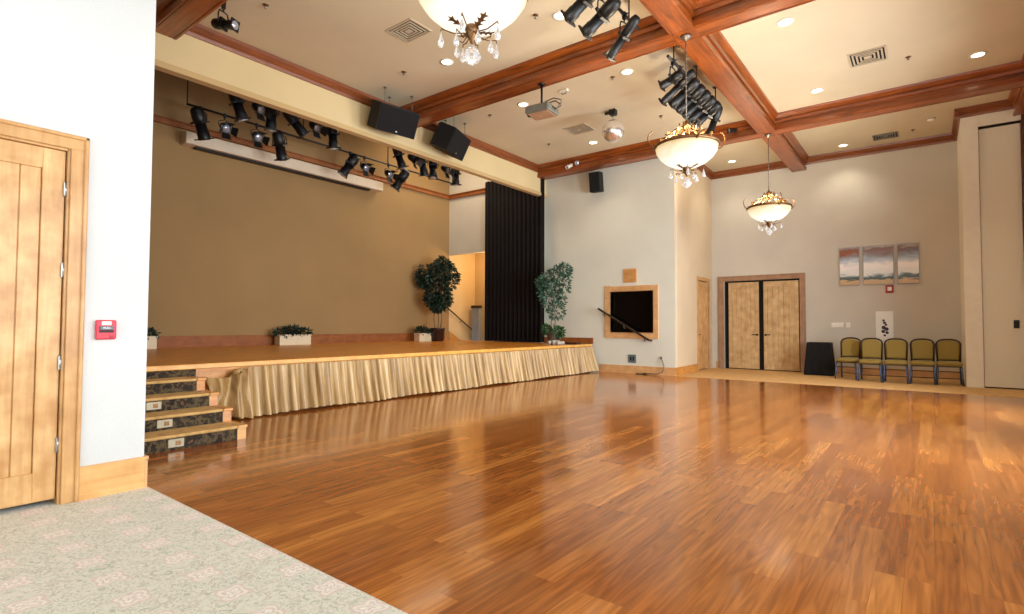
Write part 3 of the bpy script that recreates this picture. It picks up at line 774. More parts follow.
dup(c0, (XBM, 3.145, 3.965), 0, 'nearest bowl chandelier cut off by the top edge of the view')

# ------------------------------------------------------------------ recessed lights, vents, ceiling details
DL = [((-6.79,6.85), 'round recessed ceiling light left of the nearest chandelier, near the square vent'),
      ((-4.385,6.85), 'round recessed ceiling light right of the nearest chandelier beside the spotlights'),
      ((-6.81,9.18), 'round recessed ceiling light just left of the projector'),
      ((-4.38,9.14), 'round recessed ceiling light right of the mirror ball mount, before the dark spotlight cluster'),
      ((-6.80,12.2), 'round recessed ceiling light just left under the mirror ball'),
      ((-4.41,16.0), 'small round recessed ceiling light between the two distant chandeliers'),
      ((-1.70,9.11), 'round recessed ceiling light right of the beam crossing at the top of the view'),
      ((-1.71,12.17), 'round recessed ceiling light above the beam, left of the framed ceiling vent'),
      ((.74,12.22), 'round recessed ceiling light farthest right, near the right hand beam'),
      ((-1.71,16.3), 'small round recessed ceiling light beside the rectangular vent near the far wall')]
dl0 = None
for (x, y), lb in DL:
    if dl0 is None:
        dl0 = thing('recessed_light', lb, 'ceiling light', (x, y, ZC), 0, 'recessed ceiling lights')
        MB().lathe([(.085,-.001),(.125,-.001),(.12,-.012),(.088,-.01)], 28, cap=False).build('trim_ring', M['white_metal'], dl0)
        MB().lathe([(.0,-.003),(.088,-.003),(.088,-.006),(.0,-.006)], 28, cap=False).build('lamp_disc', M['lamp'], dl0)
    else: dup(dl0, (x, y, ZC), 0, lb)

def vent(x0, y0, x1, y1, label, style=0):
    cx, cy_ = (x0+x1)/2, (y0+y1)/2; hx, hy = (x1-x0)/2, (y1-y0)/2
    t = thing('ceiling_vent', label, 'ceiling vent', (cx, cy_, ZC), 0, 'ceiling air vents')
    MB().box(-hx+.02, -hy+.02, -.003, hx-.02, hy-.02, 0).build('dark_backing', M['void'], t)
    f = MB()
    def ringf(mb, a, b_, w_, z0, z1):
        mb.box(-a, -b_, z0, a, -b_+w_, z1); mb.box(-a, b_-w_, z0, a, b_, z1); mb.box(-a, -b_+w_, z0, -a+w_, b_-w_, z1); mb.box(a-w_, -b_+w_, z0, a, b_-w_, z1)
    ringf(f, hx, hy, .03, -.014, 0); f.build('frame', M['vent_grey'] if style != 1 else M['silver'], t)
    for k in range(1, 5):
        q = 1-k*.2; s = MB(); a, b_ = hx*q, hy*q
        if k < 4: ringf(s, a, b_, .026, -.018, -.010)
        else: s.box(-a, -b_, -.018, a, b_, -.010)
        s.build('louvre', M['vent_grey'] if style == 0 else M['silver'], t)
    return t
vent(-6.84, 5.5, -6.25, 5.97, 'square louvred ceiling vent left of the nearest chandelier')
vent(-1.06, 10.87, -.50, 11.45, 'square louvred ceiling vent in a dark edged opening at upper right')
vent(-6.90, 10.9, -6.30, 11.43, 'square louvred ceiling vent between the projector and the mirror ball')
vent(-1.05, 15.9, -.53, 16.35, 'small grey ceiling vent close to the far wall', 1)
DT = [(-7.70,6.64,'sprinkler head on the ceiling above the first hanging loudspeaker'), (-7.70,3.98,'sprinkler head on the ceiling at upper left near the fascia trim'), (-4.67,6.61,'sprinkler head beside the recessed light right of the nearest chandelier'),
      (-4.69,9.18,'sprinkler head close to the light right of the mirror ball'), (-7.78,11.62,'sprinkler head near the far end of the fascia trim'), (-7.75,9.2,'sprinkler head on the ceiling right of the second hanging loudspeaker'),
      (-4.71,11.56,'sprinkler head on the ceiling left above the middle chandelier'), (-.22,11.6,'sprinkler head right of the vent at upper right'), (-.24,16.0,'sprinkler head right of the grey vent near the far wall')]
s0 = None
for x, y, lb in DT:
    if s0 is None:
        s0 = thing('sprinkler', lb, 'sprinkler', (x, y, ZC), 0, 'ceiling sprinkler heads')
        MB().lathe([(.0,-.012),(.03,-.012),(.045,-.002),(.045,0)][::-1], 16, cap=False).build('escutcheon', M['bronze'], s0)
        m_ = MB(); m_.tube([(0,0,-.01),(0,0,-.05)], .012); m_.lathe([(0,-.05),(.026,-.05),(.026,-.054),(0,-.054)], 12, cap=False); m_.build('nozzle', M['steel'], s0)
    else: dup(s0, (x, y, ZC), 0, lb)
t = thing('smoke_detector', 'round white smoke detector on the ceiling near the cream partition', 'smoke detector', (.1, 15.4, ZC))
MB().lathe([(.075,0),(.075,-.02),(.06,-.035),(.03,-.045),(.0,-.045)], 20, cap=False).build('housing', M['white_plastic'], t)
MB().lathe([(.078,0),(.09,0),(.088,-.012),(.077,-.012)], 20, cap=False).build('base_ring', M['silver'], t)
t = thing('ceiling_bracket', 'small beige cable bracket on the ceiling right of the projector', 'bracket', (-5.73, 9.1, ZC))
MB().bbox(-.09, -.04, -.035, .09, .04, 0).build('plate', M['cream'], t); MB().tube([(-.05,0,-.035),(-.05,0,-.08),(.05,0,-.08),(.05,0,-.035)], .01).build('hook', M['silver'], t)

# ------------------------------------------------------------------ hanging loudspeakers
def big_speaker(center, yaw, tilt, label):
    t = thing('loudspeaker', label, 'loudspeaker', center, 0, 'loudspeakers hung at the proscenium')
    Rm = Matrix.Rotation(yaw, 4, 'Z') @ Matrix.Rotation(tilt, 4, 'Y')
    W, D, Hh = .45, .30, .26   # half width (y), half depth (x), half height
    body = [(D, -W), (D, W), (-D*.3, W), (-D, W*.42), (-D, -W*.42), (-D*.3, -W)]
    mb = MB(); mb.prism(body, Hh, 'z', -Hh, Rm); mb.build('cabinet', M['black_cab'], t)
    g = MB(); g.bbox(D, -W+.02, -Hh+.02, D+.012, W-.02, Hh-.02, .004, Rm); g.build('grille', M['dark_grille'], t)
    bd = MB(); bd.bbox(D+.012, -.02, -Hh+.05, D+.016, .02, -Hh+.07, .001, Rm); bd.build('badge', M['steel'], t)
    for (u, v) in ((D*.6, -W*.7), (D*.6, W*.7), (-D*.7, 0)):
        p = Rm @ Vector((u, v, Hh)); c_ = MB(); c_.tube([p, (p.x, p.y, ZC-center[2])], .006, 6); c_.lathe([(0,-.02),(.03,-.02),(.03,0),(0,0)], 10, Matrix.Translation((p.x, p.y, ZC-center[2])), cap=False); c_.build('hanging_cable', M['cable'], t)
    return t
big_speaker((-8.72, 7.2, 5.52), math.radians(-9), math.radians(26), 'black loudspeaker hung before the fascia on the near side of the beam')
big_speaker((-8.70, 8.85, 5.52), math.radians(20), math.radians(26), 'black loudspeaker hung before the fascia beyond the beam')

# small wall loudspeaker and little spot lamps
t = thing('wall_loudspeaker', 'small upright black loudspeaker on the wall beneath the far beam', 'loudspeaker', (-7.33, YM, 5.3))
Rm = Matrix.Rotation(.12, 4, 'X') @ Matrix.Rotation(.1, 4, 'Z')
MB().bbox(-.16, -.34, -.27, .16, -.07, .27, .012, Rm).build('cabinet', M['black_cab'], t)
MB().bbox(-.145, -.352, -.25, .145, -.34, .25, .004, Rm).build('grille', M['dark_grille'], t)
b_ = MB(); b_.box(-.04, -.1, -.06, .04, 0, .06); b_.build('bracket', M['black'], t)
def mini_spot(loc, label, rgbm, d):
    t = thing('mini_spotlight', label, 'spotlight', loc, 0, 'small accent lamps on the far beam')
    MB().bbox(-.04, -.02, -.05, .04, 0, .05).build('mount', M[rgbm], t)
    Mx = frame_to((0,-.03,0), d); mb = MB(); mb.lathe([(.0,-.02),(.035,-.02),(.045,.03),(.06,.14),(.062,.16)], 18, Mx, cap=False); mb.build('lamp_head', M[rgbm], t)
    mb = MB(); mb.lathe([(0,.145),(.058,.145),(.058,.15),(0,.15)], 18, Mx, cap=False); mb.build('lens', M['lens'], t)
mini_spot((-7.93, 12.99, 5.79), 'small white accent lamp on the far beam, left one of the pair', 'white_metal', (-.3,-.7,-.5))
mini_spot((-7.72, 12.99, 5.82), 'small white accent lamp on the far beam, right one of the pair', 'white_metal', (.4,-.8,-.3))
mini_spot((-3.5, 12.99, 5.82), 'small black camera lamp with pale lens on the far beam beside the crossing', 'black', (-.7,-.7,-.2))

# ------------------------------------------------------------------ projector and mirror ball
t = thing('projector', 'grey projector hanging on a black pole from the beam', 'projector', (-5.5, 7.98, ZB))
MB().tube([(0,0,0),(0,0,-.40)], .02).build('pole', M['black'], t)
MB().lathe([(0,0),(.07,0),(.07,-.01),(.03,-.03),(0,-.03)], 16, cap=False).build('ceiling_plate', M['black'], t)
Rp = Matrix.Rotation(.10, 4, 'Z')
o = MB().bbox(-.24, -.20, -.56, .24, .22, -.43, .02, Rp).build('body', M['silver'], t)
mb = MB(); mb.lathe([(.045,0),(.06,.0),(.055,.05),(.045,.05)], 18, frame_to(Rp @ Vector((-.24,.02,-.49)), Rp.to_3x3() @ Vector((-1,0,0))), cap=False); mb.build('lens_ring', M['black'], o)
mb = MB(); mb.bbox(-.20, -.16, -.572, .20, .18, -.56, .004, Rp); mb.build('underside_panel', M['casing_far'], t)
mb = MB(); mb.box(-.12, -.08, -.43, .12, .08, -.395, Rp); mb.build('mount_plate', M['black'], t)
mb = MB(); mb.tube([(.24,.06,-.50),(.36,.08,-.46),(.38,.06,-.36),(.24,.04,-.30),(.08,.02,-.33),(.02,0,-.38)], .012, 6); mb.tube([(.24,-.02,-.48),(.33,.0,-.52),(.37,.03,-.44),(.27,.03,-.36),(.1,.02,-.38)], .012, 6); mb.build('cable', M['cable'], t)
t = thing('mirror_ball', 'silver mirror ball hanging from a small black ceiling motor', 'mirror ball', (-5.41, 10.6, ZC))
mb = MB(); mb.bbox(-.07,-.07,-.12,.07,.07,0); mb.bbox(-.2,-.03,-.07,-.07,.03,-.02); mb.build('motor', M['black'], t)
MB().tube([(0,0,-.12),(0,0,-.24)], .008).build('stem', M['steel'], t)
rb = .245; vs = []; fs = []; NU, NV = 40, 22
for j in range(NV+1):
    ph = PI*j/NV
    for i in range(NU):
        a = 2*PI*i/NU; vs.append((rb*math.sin(ph)*math.cos(a), rb*math.sin(ph)*math.sin(a), -.47+rb*math.cos(ph)))
for j in range(NV):
    for i in range(NU): fs.append((j*NU+i, (j+1)*NU+i, (j+1)*NU+(i+1) % NU, j*NU+(i+1) % NU))
MB().add(vs, fs, False).build('ball', M['mirror'], t)

# ------------------------------------------------------------------ stage lighting fixtures
def ellipsoidal(loc, d, label, group, L=.55, r=.085, name='spotlight'):
    """long theatre spotlight under a pipe; loc = clamp point on the pipe"""
    t = thing(name, label, 'spotlight', loc, 0, group)
    c = Vector((0,0,-.30)); dv = Vector(d).normalized(); Mx = frame_to(c, dv)
    mb = MB(); mb.bbox(-.025,-.025,-.07,.025,.025,.035,.005); mb.tube([(0,0,-.06),(0,0,-.12)], .012); mb.tube([(.025,0,0),(.07,0,0)], .01); mb.build('clamp', M['black'], t)
    side = Vector((Mx[0][0], Mx[1][0], Mx[2][0]))
    y_ = MB(); hw = r*1.35
    y_.tube([c+side*hw, c+side*hw+Vector((0,0,.12)), Vector((0,0,-.12))+side*hw*.8, Vector((0,0,-.115)), Vector((0,0,-.12))-side*hw*.8, c-side*hw+Vector((0,0,.12)), c-side*hw], .011, 6); y_.build('yoke', M['black'], t)
    h = MB(); h.lathe([(.0,-L*.45),(r*.7,-L*.44),(r*1.05,-L*.36),(r*1.12,-L*.15),(r*1.05,-.02),(r*.95,.0)], 18, Mx); h.build('lamp_housing', M['black'], t)
    b_ = MB(); b_.lathe([(r*.9,0),(r*.9,L*.30),(r,L*.31),(r,L*.5),(r*.98,L*.54)], 18, Mx)
    b_.box(-r*1.15,-r*1.15,L*.50,r*1.15,r*1.15,L*.535,Mx); b_.box(-r*1.1,-r*1.1,-.01,r*1.1,r*1.1,.025,Mx); bo = b_.build('lens_barrel', M['black'], t)
    ln = MB(); ln.lathe([(.0,L*.545),(r*.9,L*.545),(r*.9,L*.55),(0,L*.55)], 18, Mx, cap=False); ln.build('lens', M['lens'], bo)
    return t
def parcan(loc, d, label, group, L=.26, r=.095):
    t = thing('spotlight', label, 'spotlight', loc, 0, group)
    c = Vector((0,0,-.26)); dv = Vector(d).normalized(); Mx = frame_to(c, dv); side = Vector((Mx[0][0], Mx[1][0], Mx[2][0])); hw = r*1.3
    mb = MB(); mb.bbox(-.025,-.025,-.06,.025,.025,.035,.005); mb.tube([(0,0,-.05),(0,0,-.1)], .012); mb.build('clamp', M['black'], t)
    y_ = MB(); y_.tube([c+side*hw, c+side*hw+Vector((0,0,.1)), Vector((0,0,-.1)), c-side*hw+Vector((0,0,.1)), c-side*hw], .01, 6); y_.build('yoke', M['black'], t)
    b_ = MB(); b_.lathe([(.0,-L*.5),(r*.6,-L*.48),(r*.95,-L*.2),(r,L*.45),(r*.92,L*.46),(r*.9,L*.35)], 18, Mx); b_.box(-r*1.15,-r*1.15,L*.44,r*1.15,-r*.9,L*.47,Mx); b_.box(-r*1.15,r*.9,L*.44,r*1.15,r*1.15,L*.47,Mx); bo = b_.build('can', M['black'], t)
    ln = MB(); ln.lathe([(0,L*.4),(r*.9,L*.4),(r*.9,L*.41),(0,L*.41)], 18, Mx, cap=False); ln.build('lens', M['lens'], bo)
    # barn doors
    for k in range(4):
        a = k*PI/2; u = Vector((math.cos(a), math.sin(a), 0)); w_ = Vector((-math.sin(a), math.cos(a), 0))
        p = [u*r+w_*r*.8, u*r-w_*r*.8, u*r*1.9-w_*r*1.1+Vector((0,0,L*.45)), u*r*1.9+w_*r*1.1+Vector((0,0,L*.45))]
        q = [Mx @ (v+Vector((0,0,L*.46))) for v in p]; bd = MB(); bd.add(q+[v+Mx.to_3x3() @ Vector((0,0,.004)) for v in q], [(0,1,2,3),(7,6,5,4),(0,4,5,1),(1,5,6,2),(2,6,7,3),(3,7,4,0)]); bd.build('barn_door', M['black'], bo)
    return t
def pipe(x, y0, y1, z, top, label, ks):
    t = thing('lighting_pipe', label, 'pipe', (x, y0, z), 0)
    MB().tube([(0,0,0),(0,y1-y0,0)], .024, 10).build('bar', M['black'], t)
    for y in ks:
        mb = MB(); mb.tube([(0,y-y0,0),(0,y-y0,top-z)], .012, 6); mb.bbox(-.05,y-y0-.05,top-z-.012,.05,y-y0+.05,top-z); mb.build('hanger', M['black'], t)
P1X, P2X, PH, PR = -10.6, -12.0, 5.88, 5.79
pipe(P1X, 4.3, 12.3, PH, 7.2, 'front black lighting pipe above the stage behind the fascia', (4.5, 7, 9.5, 12))
pipe(P2X, 4.59, 12.6, PR, 7.2, 'rear black lighting pipe above the stage near its back wall', (4.6, 7.2, 9.8, 12.4))
pipe(-3.32, 4.4, 7.3, 5.64, ZC, 'short black lighting pipe near the top of the view before the second beam', (4.8, 5.9, 7.0))
pipe(-3.28, 8.35, 11.0, 5.64, ZC, 'black lighting pipe beside the long beam above the middle chandelier', (8.6, 9.7, 10.8))
GF = 'spotlights on the front stage pipe'; GR = 'spotlights on the rear stage pipe'; GH = 'spotlights on the hall pipes'
fr_l = [(4.95,'e',(.05,.35,-1)),(5.36,'p',(.8,.2,-.5)),(5.64,'e',(-.1,.05,-1)),(6.14,'e',(.1,.75,-.8)),(6.62,'p',(.8,.1,-.5)),(7.08,'e',(.0,.1,-1)),
        (9.0,'e',(.1,.35,-1)),(9.46,'p',(.7,.3,-.5)),(9.8,'e',(-.1,.4,-1)),(10.2,'e',(.1,-.1,-1)),(10.66,'p',(.8,.1,-.5)),(11.08,'e',(0,.05,-1))]
num = ['first','second','third','fourth','fifth','sixth','seventh','eighth','ninth','tenth','eleventh','twelfth','thirteenth']
for i, (y, k, d) in enumerate(fr_l):
    lb = 'black %s stage spotlight, %s from the left on the front stage pipe' % ('long' if k == 'e' else 'short', num[i])
    ellipsoidal((P1X, y, PH), d, lb, GF, .62, .105) if k == 'e' else parcan((P1X, y, PH), d, lb, GF)
re_l = [(4.85,'e',(-.2,.4,-1)),(5.35,'p',(.8,0,-.5)),(6.05,'p',(.8,0,-.5)),(6.6,'e',(-.3,.4,-1)),(8.55,'e',(-.3,-.5,-.9)),(9.0,'p',(.8,0,-.5)),(9.82,'p',(.8,0,-.5)),(10.3,'e',(-.4,-.4,-.9))]
for i, (y, k, d) in enumerate(re_l):
    lb = 'black %s stage spotlight, %s from the left on the rear stage pipe' % ('long' if k == 'e' else 'short', num[i])
    ellipsoidal((P2X, y, PR), d, lb, GR, .66, .12) if k == 'e' else parcan((P2X, y, PR), d, lb, GR)
h1 = [(5.78,(-1,.1,-.5),.6,.085),(6.22,(-1,.1,-.5),.6,.085),(6.85,(-1,.25,-.75),.66,.065)]
hl1 = ['fat black spotlight farthest left at the top edge, before the beam','fat black spotlight right of the cut off one at the top edge','slim black spotlight angled across the second beam near the crossing']
for (y, d, L, r), lb in zip(h1, hl1): ellipsoidal((-3.32, y, 5.64), d, lb, GH, L, r)
h2 = [(8.55,(-1,.1,-.3),.4,.07),(8.85,(-1,.15,-.62),.72,.062),(9.15,(-1,.15,-.6),.6,.085),(9.45,(-1,.15,-.6),.6,.085),(9.75,(-1,.15,-.6),.6,.085),(10.05,(-1,.15,-.6),.6,.085),(10.35,(-1,.15,-.6),.6,.085),(10.75,(-.5,.2,-1),.6,.075)]
for i, (y, d, L, r) in enumerate(h2):
    ellipsoidal((-3.28, y, 5.64), d, 'black spotlight in the cluster above the middle chandelier, %s from the upper left' % num[i], GH, L, r)
t = ellipsoidal((-8.15, 3.58, 5.98), (.7,.3,-.15), 'black spotlight under the nearest beam in the upper left corner', GH, .4, .07)

# projection screen housing on the stage back wall
t = thing('screen_housing', 'long cream projection screen housing high on the stage back wall', 'projection screen', (XS, 4.9, 5.2))
MB().bbox(.0, 0, .04, .30, 5.4, .30, .015).build('case', M['screen_case'], t)
MB().box(.06, .25, 0, .2, 5.0, .04).build('screen_bar', M['black'], t)

# ------------------------------------------------------------------ plants
def leafcloud(mb, centers, nleaf, size, rnd, droop=.3):
    for _ in range(nleaf):
        c, r = rnd.choice(centers); c = Vector(c)
        while True:
            p = Vector((rnd.uniform(-1,1), rnd.uniform(-1,1), rnd.uniform(-1,1)))
            if p.length <= 1: break
        p = p.normalized()*(p.length**.5)
        pos = c+Vector((p.x*r[0], p.y*r[1], p.z*r[2]))
        d = (p+Vector((rnd.uniform(-.6,.6), rnd.uniform(-.6,.6), rnd.uniform(-.5,.3)-droop))).normalized()
        s = size*rnd.uniform(.7,1.3); u = d.cross(Vector((rnd.uniform(-1,1), rnd.uniform(-1,1), rnd.uniform(-1,1)))).normalized(); nn = d.cross(u)
        mb.add([pos, pos+d*s*.45+u*s*.22+nn*s*.05, pos+d*s, pos+d*s*.45-u*s*.22+nn*s*.05], [(0,1,2,3)])
rnd = random.Random(11)
t = thing('potted_ficus', 'tall dark green ficus tree in a dark pot at the back of the stage', 'plant', (-12.4, 12.2, ZS))
MB().lathe([(.0,0),(.17,0),(.19,.02),(.22,.36),(.24,.38),(.235,.42),(.205,.42),(.20,.36),(.0,.36)], 24, cap=False).build('pot', M['pot_dark'], t)
MB().lathe([(0,.365),(.2,.365),(.2,.37),(0,.37)], 20, cap=False).build('soil', M['soil'], t)
for k, (dx, dy) in enumerate(((-.10,-.09),(.02,.02),(.11,.10))):
    MB().tube([(dx*.5,dy*.5,.36),(dx*.9,dy*.9,.7),(dx*.7,dy*.7,1.1),(dx*1.4,dy*1.4,1.7)], [.022,.018,.016,.01], 7).build('trunk', M['bark'], t)
mb = MB(); cs = [((-.02,-.02,2.0),(.42,.42,.35)),((.1,.08,2.25),(.42,.42,.3)),((-.25,-.2,2.15),(.34,.34,.3)),((.22,.2,2.05),(.34,.34,.4)),((0,0,1.6),(.4,.4,.35)),((-.12,-.1,1.35),(.28,.28,.25)),((.1,.1,1.35),(.28,.28,.28)),((0,0,1.15),(.2,.2,.2)),((-.34,-.3,2.0),(.22,.22,.25)),((.1,.1,2.45),(.22,.22,.2))]
leafcloud(mb, cs, 3600, .13, rnd, .6); mb.build('foliage', M['leaf_dark'], t)
t = thing('potted_ficus', 'airy blue green ficus tree beside the dark curtain at the stage end', 'plant', (-8.3, 12.62, ZS))
MB().lathe([(.0,0),(.11,0),(.13,.02),(.16,.28),(.175,.3),(.17,.33),(.145,.33),(.14,.28),(.0,.28)], 22, cap=False).build('pot', M['pot_brown'], t)
MB().lathe([(0,.285),(.14,.285),(.14,.29),(0,.29)], 18, cap=False).build('soil', M['soil'], t)
for a in ((-.06,0),(.05,.04)):
    MB().tube([(a[0]*.4,a[1],.28),(a[0],a[1],.6),(a[0]*.3+.02,a[1],1.0),(a[0]*2+.05,a[1]*2,1.5)], [.018,.015,.012,.008], 7).build('trunk', M['bark'], t)
mb = MB(); cs = [((.0,0,1.25),(.36,.34,.3)),((-.1,0,1.5),(.36,.3,.32)),((.2,.0,1.6),(.34,.3,.35)),((.28,0,1.9),(.28,.26,.28)),((-.05,0,1.8),(.3,.28,.25)),((.12,0,.95),(.24,.2,.25)),((.38,0,2.05),(.16,.16,.15)),((-.3,-.1,1.7),(.14,.14,.16))]
leafcloud(mb, cs, 1500, .10, rnd, .1); mb.build('foliage', M['leaf_blue'], t)
mb = MB(); leafcloud(mb, [((0,0,.42),(.25,.22,.11)),((.22,-.02,.33),(.14,.12,.1)),((-.18,.0,.40),(.1,.1,.1))], 340, .11, rnd, .5); mb.build('ivy', M['leaf_mid'], t)
def planter(loc, L, label, rz=0):
    t = thing('planter_box', label, 'planter', loc, rz, 'cream planter boxes on the stage')
    h = L/2
    mb = MB(); w_ = .12
    mb.box(-w_,-h,.02,w_,-h+.02,.25); mb.box(-w_,h-.02,.02,w_,h,.25); mb.box(-w_,-h+.02,.02,-w_+.02,h-.02,.25); mb.box(w_-.02,-h+.02,.02,w_,h-.02,.25); mb.box(-w_,-h,0,w_,h,.02)
    mb.box(-w_-.012,-h-.012,.22,w_+.012,-h+.02,.26); mb.box(-w_-.012,h-.02,.22,w_+.012,h+.012,.26); mb.box(w_-.02,-h,.22,w_+.012,h,.26); mb.box(-w_-.012,-h,.22,-w_+.02,h,.26)
    mb.build('box', M['planter'], t); MB().box(-w_+.02,-h+.02,.2,w_-.02,h-.02,.215).build('soil', M['soil'], t)
    m2 = MB(); leafcloud(m2, [((0,-h*.6,.31),(.15,h*.5,.08)),((0,0,.34),(.15,h*.6,.11)),((0,h*.6,.31),(.15,h*.5,.08))], int(520*L/.85), .1, rnd, .1); m2.build('foliage', M['leaf_dark'], t)
planter((-12.8, 7.50, ZS), .85, 'cream planter box with low greenery against the stage back wall, middle one')
planter((-12.8, 3.97, ZS), .85, 'cream planter box at the far left of the stage, partly hidden by the white wall')
planter((-12.6, 11.75, ZS), .5, 'short cream planter box beside the dark potted ficus')

# things on the right end of the stage
def rolled(loc, label):
    t = thing('rolled_cloth', label, 'cloth', loc, .2)
    for k, (x, z, r) in enumerate(((-.12,.055,.055),(.0,.06,.06),(.13,.05,.05))):
        mb = MB(); mb.lathe([(.005,-.13),(r*.8,-.135),(r,-.11),(r*1.02,0),(r,.11),(r*.8,.135),(.005,.13)], 16, frame_to((x,0,z),(.4,1,0))); mb.build('roll', M['cloth_grey'], t)
rolled((-7.93, 12.2, ZS), 'pale grey rolled cloths lying on the stage beside the ficus pot')
t = thing('floor_tray', 'flat dark tray lying on the right end of the stage', 'tray', (-7.85, 12.85, ZS), .1)
MB().bbox(-.22,-.14,0,.22,.14,.02,.006).build('base', M['pot_brown'], t)
mb = MB(); mb.box(-.23,-.15,.0,-.21,.15,.045); mb.box(.21,-.15,0,.23,.15,.045); mb.box(-.21,-.15,0,.21,-.135,.045); mb.box(-.21,.135,0,.21,.15,.045); mb.build('rim', M['chair_frame'], t)

# stair hall behind the stage
t = thing('stair_handrail', 'thin dark handrail sloping down beside the back stairs of the stage', 'handrail', (XS+.012, 13.2, 1.9))
MB().tube([(.07,-.05,-.02),(.07,0,0),(.07,1.45,-.87),(.07,1.5,-.9)], .022, 8).build('rail', M['rail'], t)
for y in (.1, .75, 1.4):
    z = -.6*y; MB().tube([(0,y,z-.07),(.06,y,z-.07),(.07,y,z-.01)], .009, 6).build('bracket', M['rail'], t)
struct(MB().prism([(13.42,ZS+.3),(14.0,ZS-.02),(13.42,ZS-.02)], XS+.03, 'x', XS+.013).build('trim_stair_skirt', M['stage_panel']))
t = thing('half_wall', 'short pale blue grey half wall with a dark cap in the stage doorway', 'half wall', (-12.75, 14.45, 0))
MB().box(-.16,-.06,-.0,.16,.06,1.88).build('wall', M['bluegrey'], t); MB().bbox(-.21,-.1,1.88,.21,.1,1.97,.03).build('cap', M['rail'], t)

# ------------------------------------------------------------------ wall things
t = thing('fire_alarm_pull', 'red fire alarm pull station on the white wall beside the near door', 'fire alarm', (XN, 1.345, 1.232))
MB().bbox(0,-.063,-.072,.035,.063,.072,.008).build('housing', M['red'], t)
o = MB().bbox(.035,-.042,.0,.052,.042,.026,.004).build('pull_bar', M['grey_plate'], t)
mb = MB(); mb.bbox(.035,-.045,-.02,.044,.045,-.004,.003); mb.build('slot', M['black'], t)
mb = MB(); mb.bbox(.035,.02,-.06,.042,.046,-.042,.002); mb.build('key_lock', M['red_dark'], t)
mb = MB(); mb.bbox(.035,-.03,.034,.038,.03,.062,.002); mb.build('label_plate', M['white_plastic'], t)
def text(name, body, size, mat, parent, loc, rot):
    cu = bpy.data.curves.new(name, 'FONT'); cu.body = body; cu.size = size; cu.align_x = 'CENTER'; cu.align_y = 'CENTER'; cu.extrude = .0006
    tmp = bpy.data.objects.new('tmp', cu); COL.objects.link(tmp)
    dg = bpy.context.evaluated_depsgraph_get(); me = bpy.data.meshes.new_from_object(tmp.evaluated_get(dg)); bpy.data.objects.remove(tmp)
    ob = bpy.data.objects.new(name, me); me.materials.clear(); me.materials.append(mat); COL.objects.link(ob); ob.parent = parent; ob.location = loc; ob.rotation_euler = rot; return ob
text('lettering', 'PULL', .022, M['white_plastic'], o, (.0526, 0, .013), (PI/2, 0, PI/2))

t = thing('wall_grille', 'small square tan grille on the wall above the dark window', 'grille', (-6.39, YM, 2.63))
MB().bbox(-.2,-.02,-.19,.2,0,.19,.006).build('frame', M['pine_x'], t)
mb = MB()
for k in range(9): mb.box(-.165,-.028,-.16+k*.036,.165,-.02,-.142+k*.036)
mb.build('slats', M['stage_panel'], t)
t = thing('wall_handrail', 'dark handrail sloping across the dark window on brackets', 'handrail', (-6.53, YM, 1.31))
ca = MB(); ca.tube([(-.78,-.11,.44),(-.74,-.11,.42),(.70,-.11,-.40),(.80,-.11,-.42)], .028, 10); ca.build('rail', M['rail'], t)
for x in (-.60, .0, .58):
    z = .42-(x+.74)*.82/1.44
    MB().tube([(x,-.0,z-.1),(x,-.08,z-.1),(x,-.11,z-.02)], .012, 8).build('bracket', M['steel'] if abs(x) < .1 else M['rail'], t)
t = thing('wall_plate', 'square blue grey outlet plate low on the wall under the window', 'outlet', (-6.335, YM, .395))
MB().bbox(-.115,-.02,-.11,.115,0,.11,.006).build('plate', M['grey_plate'], t)
mb = MB(); mb.bbox(-.06,-.026,-.05,-.01,-.02,.05,.003); mb.bbox(.02,-.026,-.05,.07,-.02,.05,.003); mb.build('sockets', M['black'], t)
t = thing('cable_loop', 'thin dark cable looping from the wall to the floor near the corner', 'cable', (-5.5, YM-.03, .02))
MB().tube([(-.02,0,.42),(.02,-.02,.36),(.07,-.03,.22),(.04,-.06,.06),(-.1,-.08,.012),(-.3,-.06,.01),(-.5,-.05,.012)], .012, 6).build('cord', M['cable'], t)
MB().bbox(-.045,-.0,.40,.0,.025,.46,.004).build('plug', M['cable'], t)
t = thing('cord_cover', 'short dark strip lying on the floor against the middle wall', 'cord cover', (-6.05, YM-.07, 0))
MB().prism([(-.05,0),(.05,0),(.03,.02),(-.03,.02)], .14, 'x', -.14).build('strip', M['rail'], t)

# three canvases
for (x0, x1, sd, top, lb) in ((-1.90,-1.44,0.3,(150,84,48),'left canvas of the mountain lake triptych with rust sky'), (-1.365,-.70,2.1,(140,112,110),'wide middle canvas of the mountain lake triptych'), (-.628,-.178,4.4,(120,104,108),'right canvas of the mountain lake triptych with bright water')):
    t = thing('canvas_picture', lb+' above the chairs', 'picture', ((x0+x1)/2, YF, 2.37), 0, 'canvas triptych')
    h = (x1-x0)/2
    MB().bbox(-h,-.04,0,h,0,1.02,.004).build('stretcher', M['bluegrey'], t)
    MB().box(-h+.012,-.044,.012,h-.012,-.0405,1.008).build('painting', m_paint('lake landscape %s' % sd, sd, top), t)
t = thing('wall_strobe', 'small red and white fire strobe on the wall under the triptych', 'fire strobe', (-.80, YF, 2.25))
MB().bbox(-.085,-.04,-.1,.085,0,.1,.006).build('housing', M['red_dark'], t)
MB().bbox(-.045,-.065,-.05,.045,-.04,.05,.008).build('strobe_lens', M['white_plastic'], t)
t = thing('poster', 'white poster with a small dark plum figure leaning above the chairs', 'poster', (-.92, YF, .86))
MB().bbox(-.19,-.03,-.02,.19,-.005,.82,.004).build('board', M['paper'], t)
mb = MB(); r3 = random.Random(4)
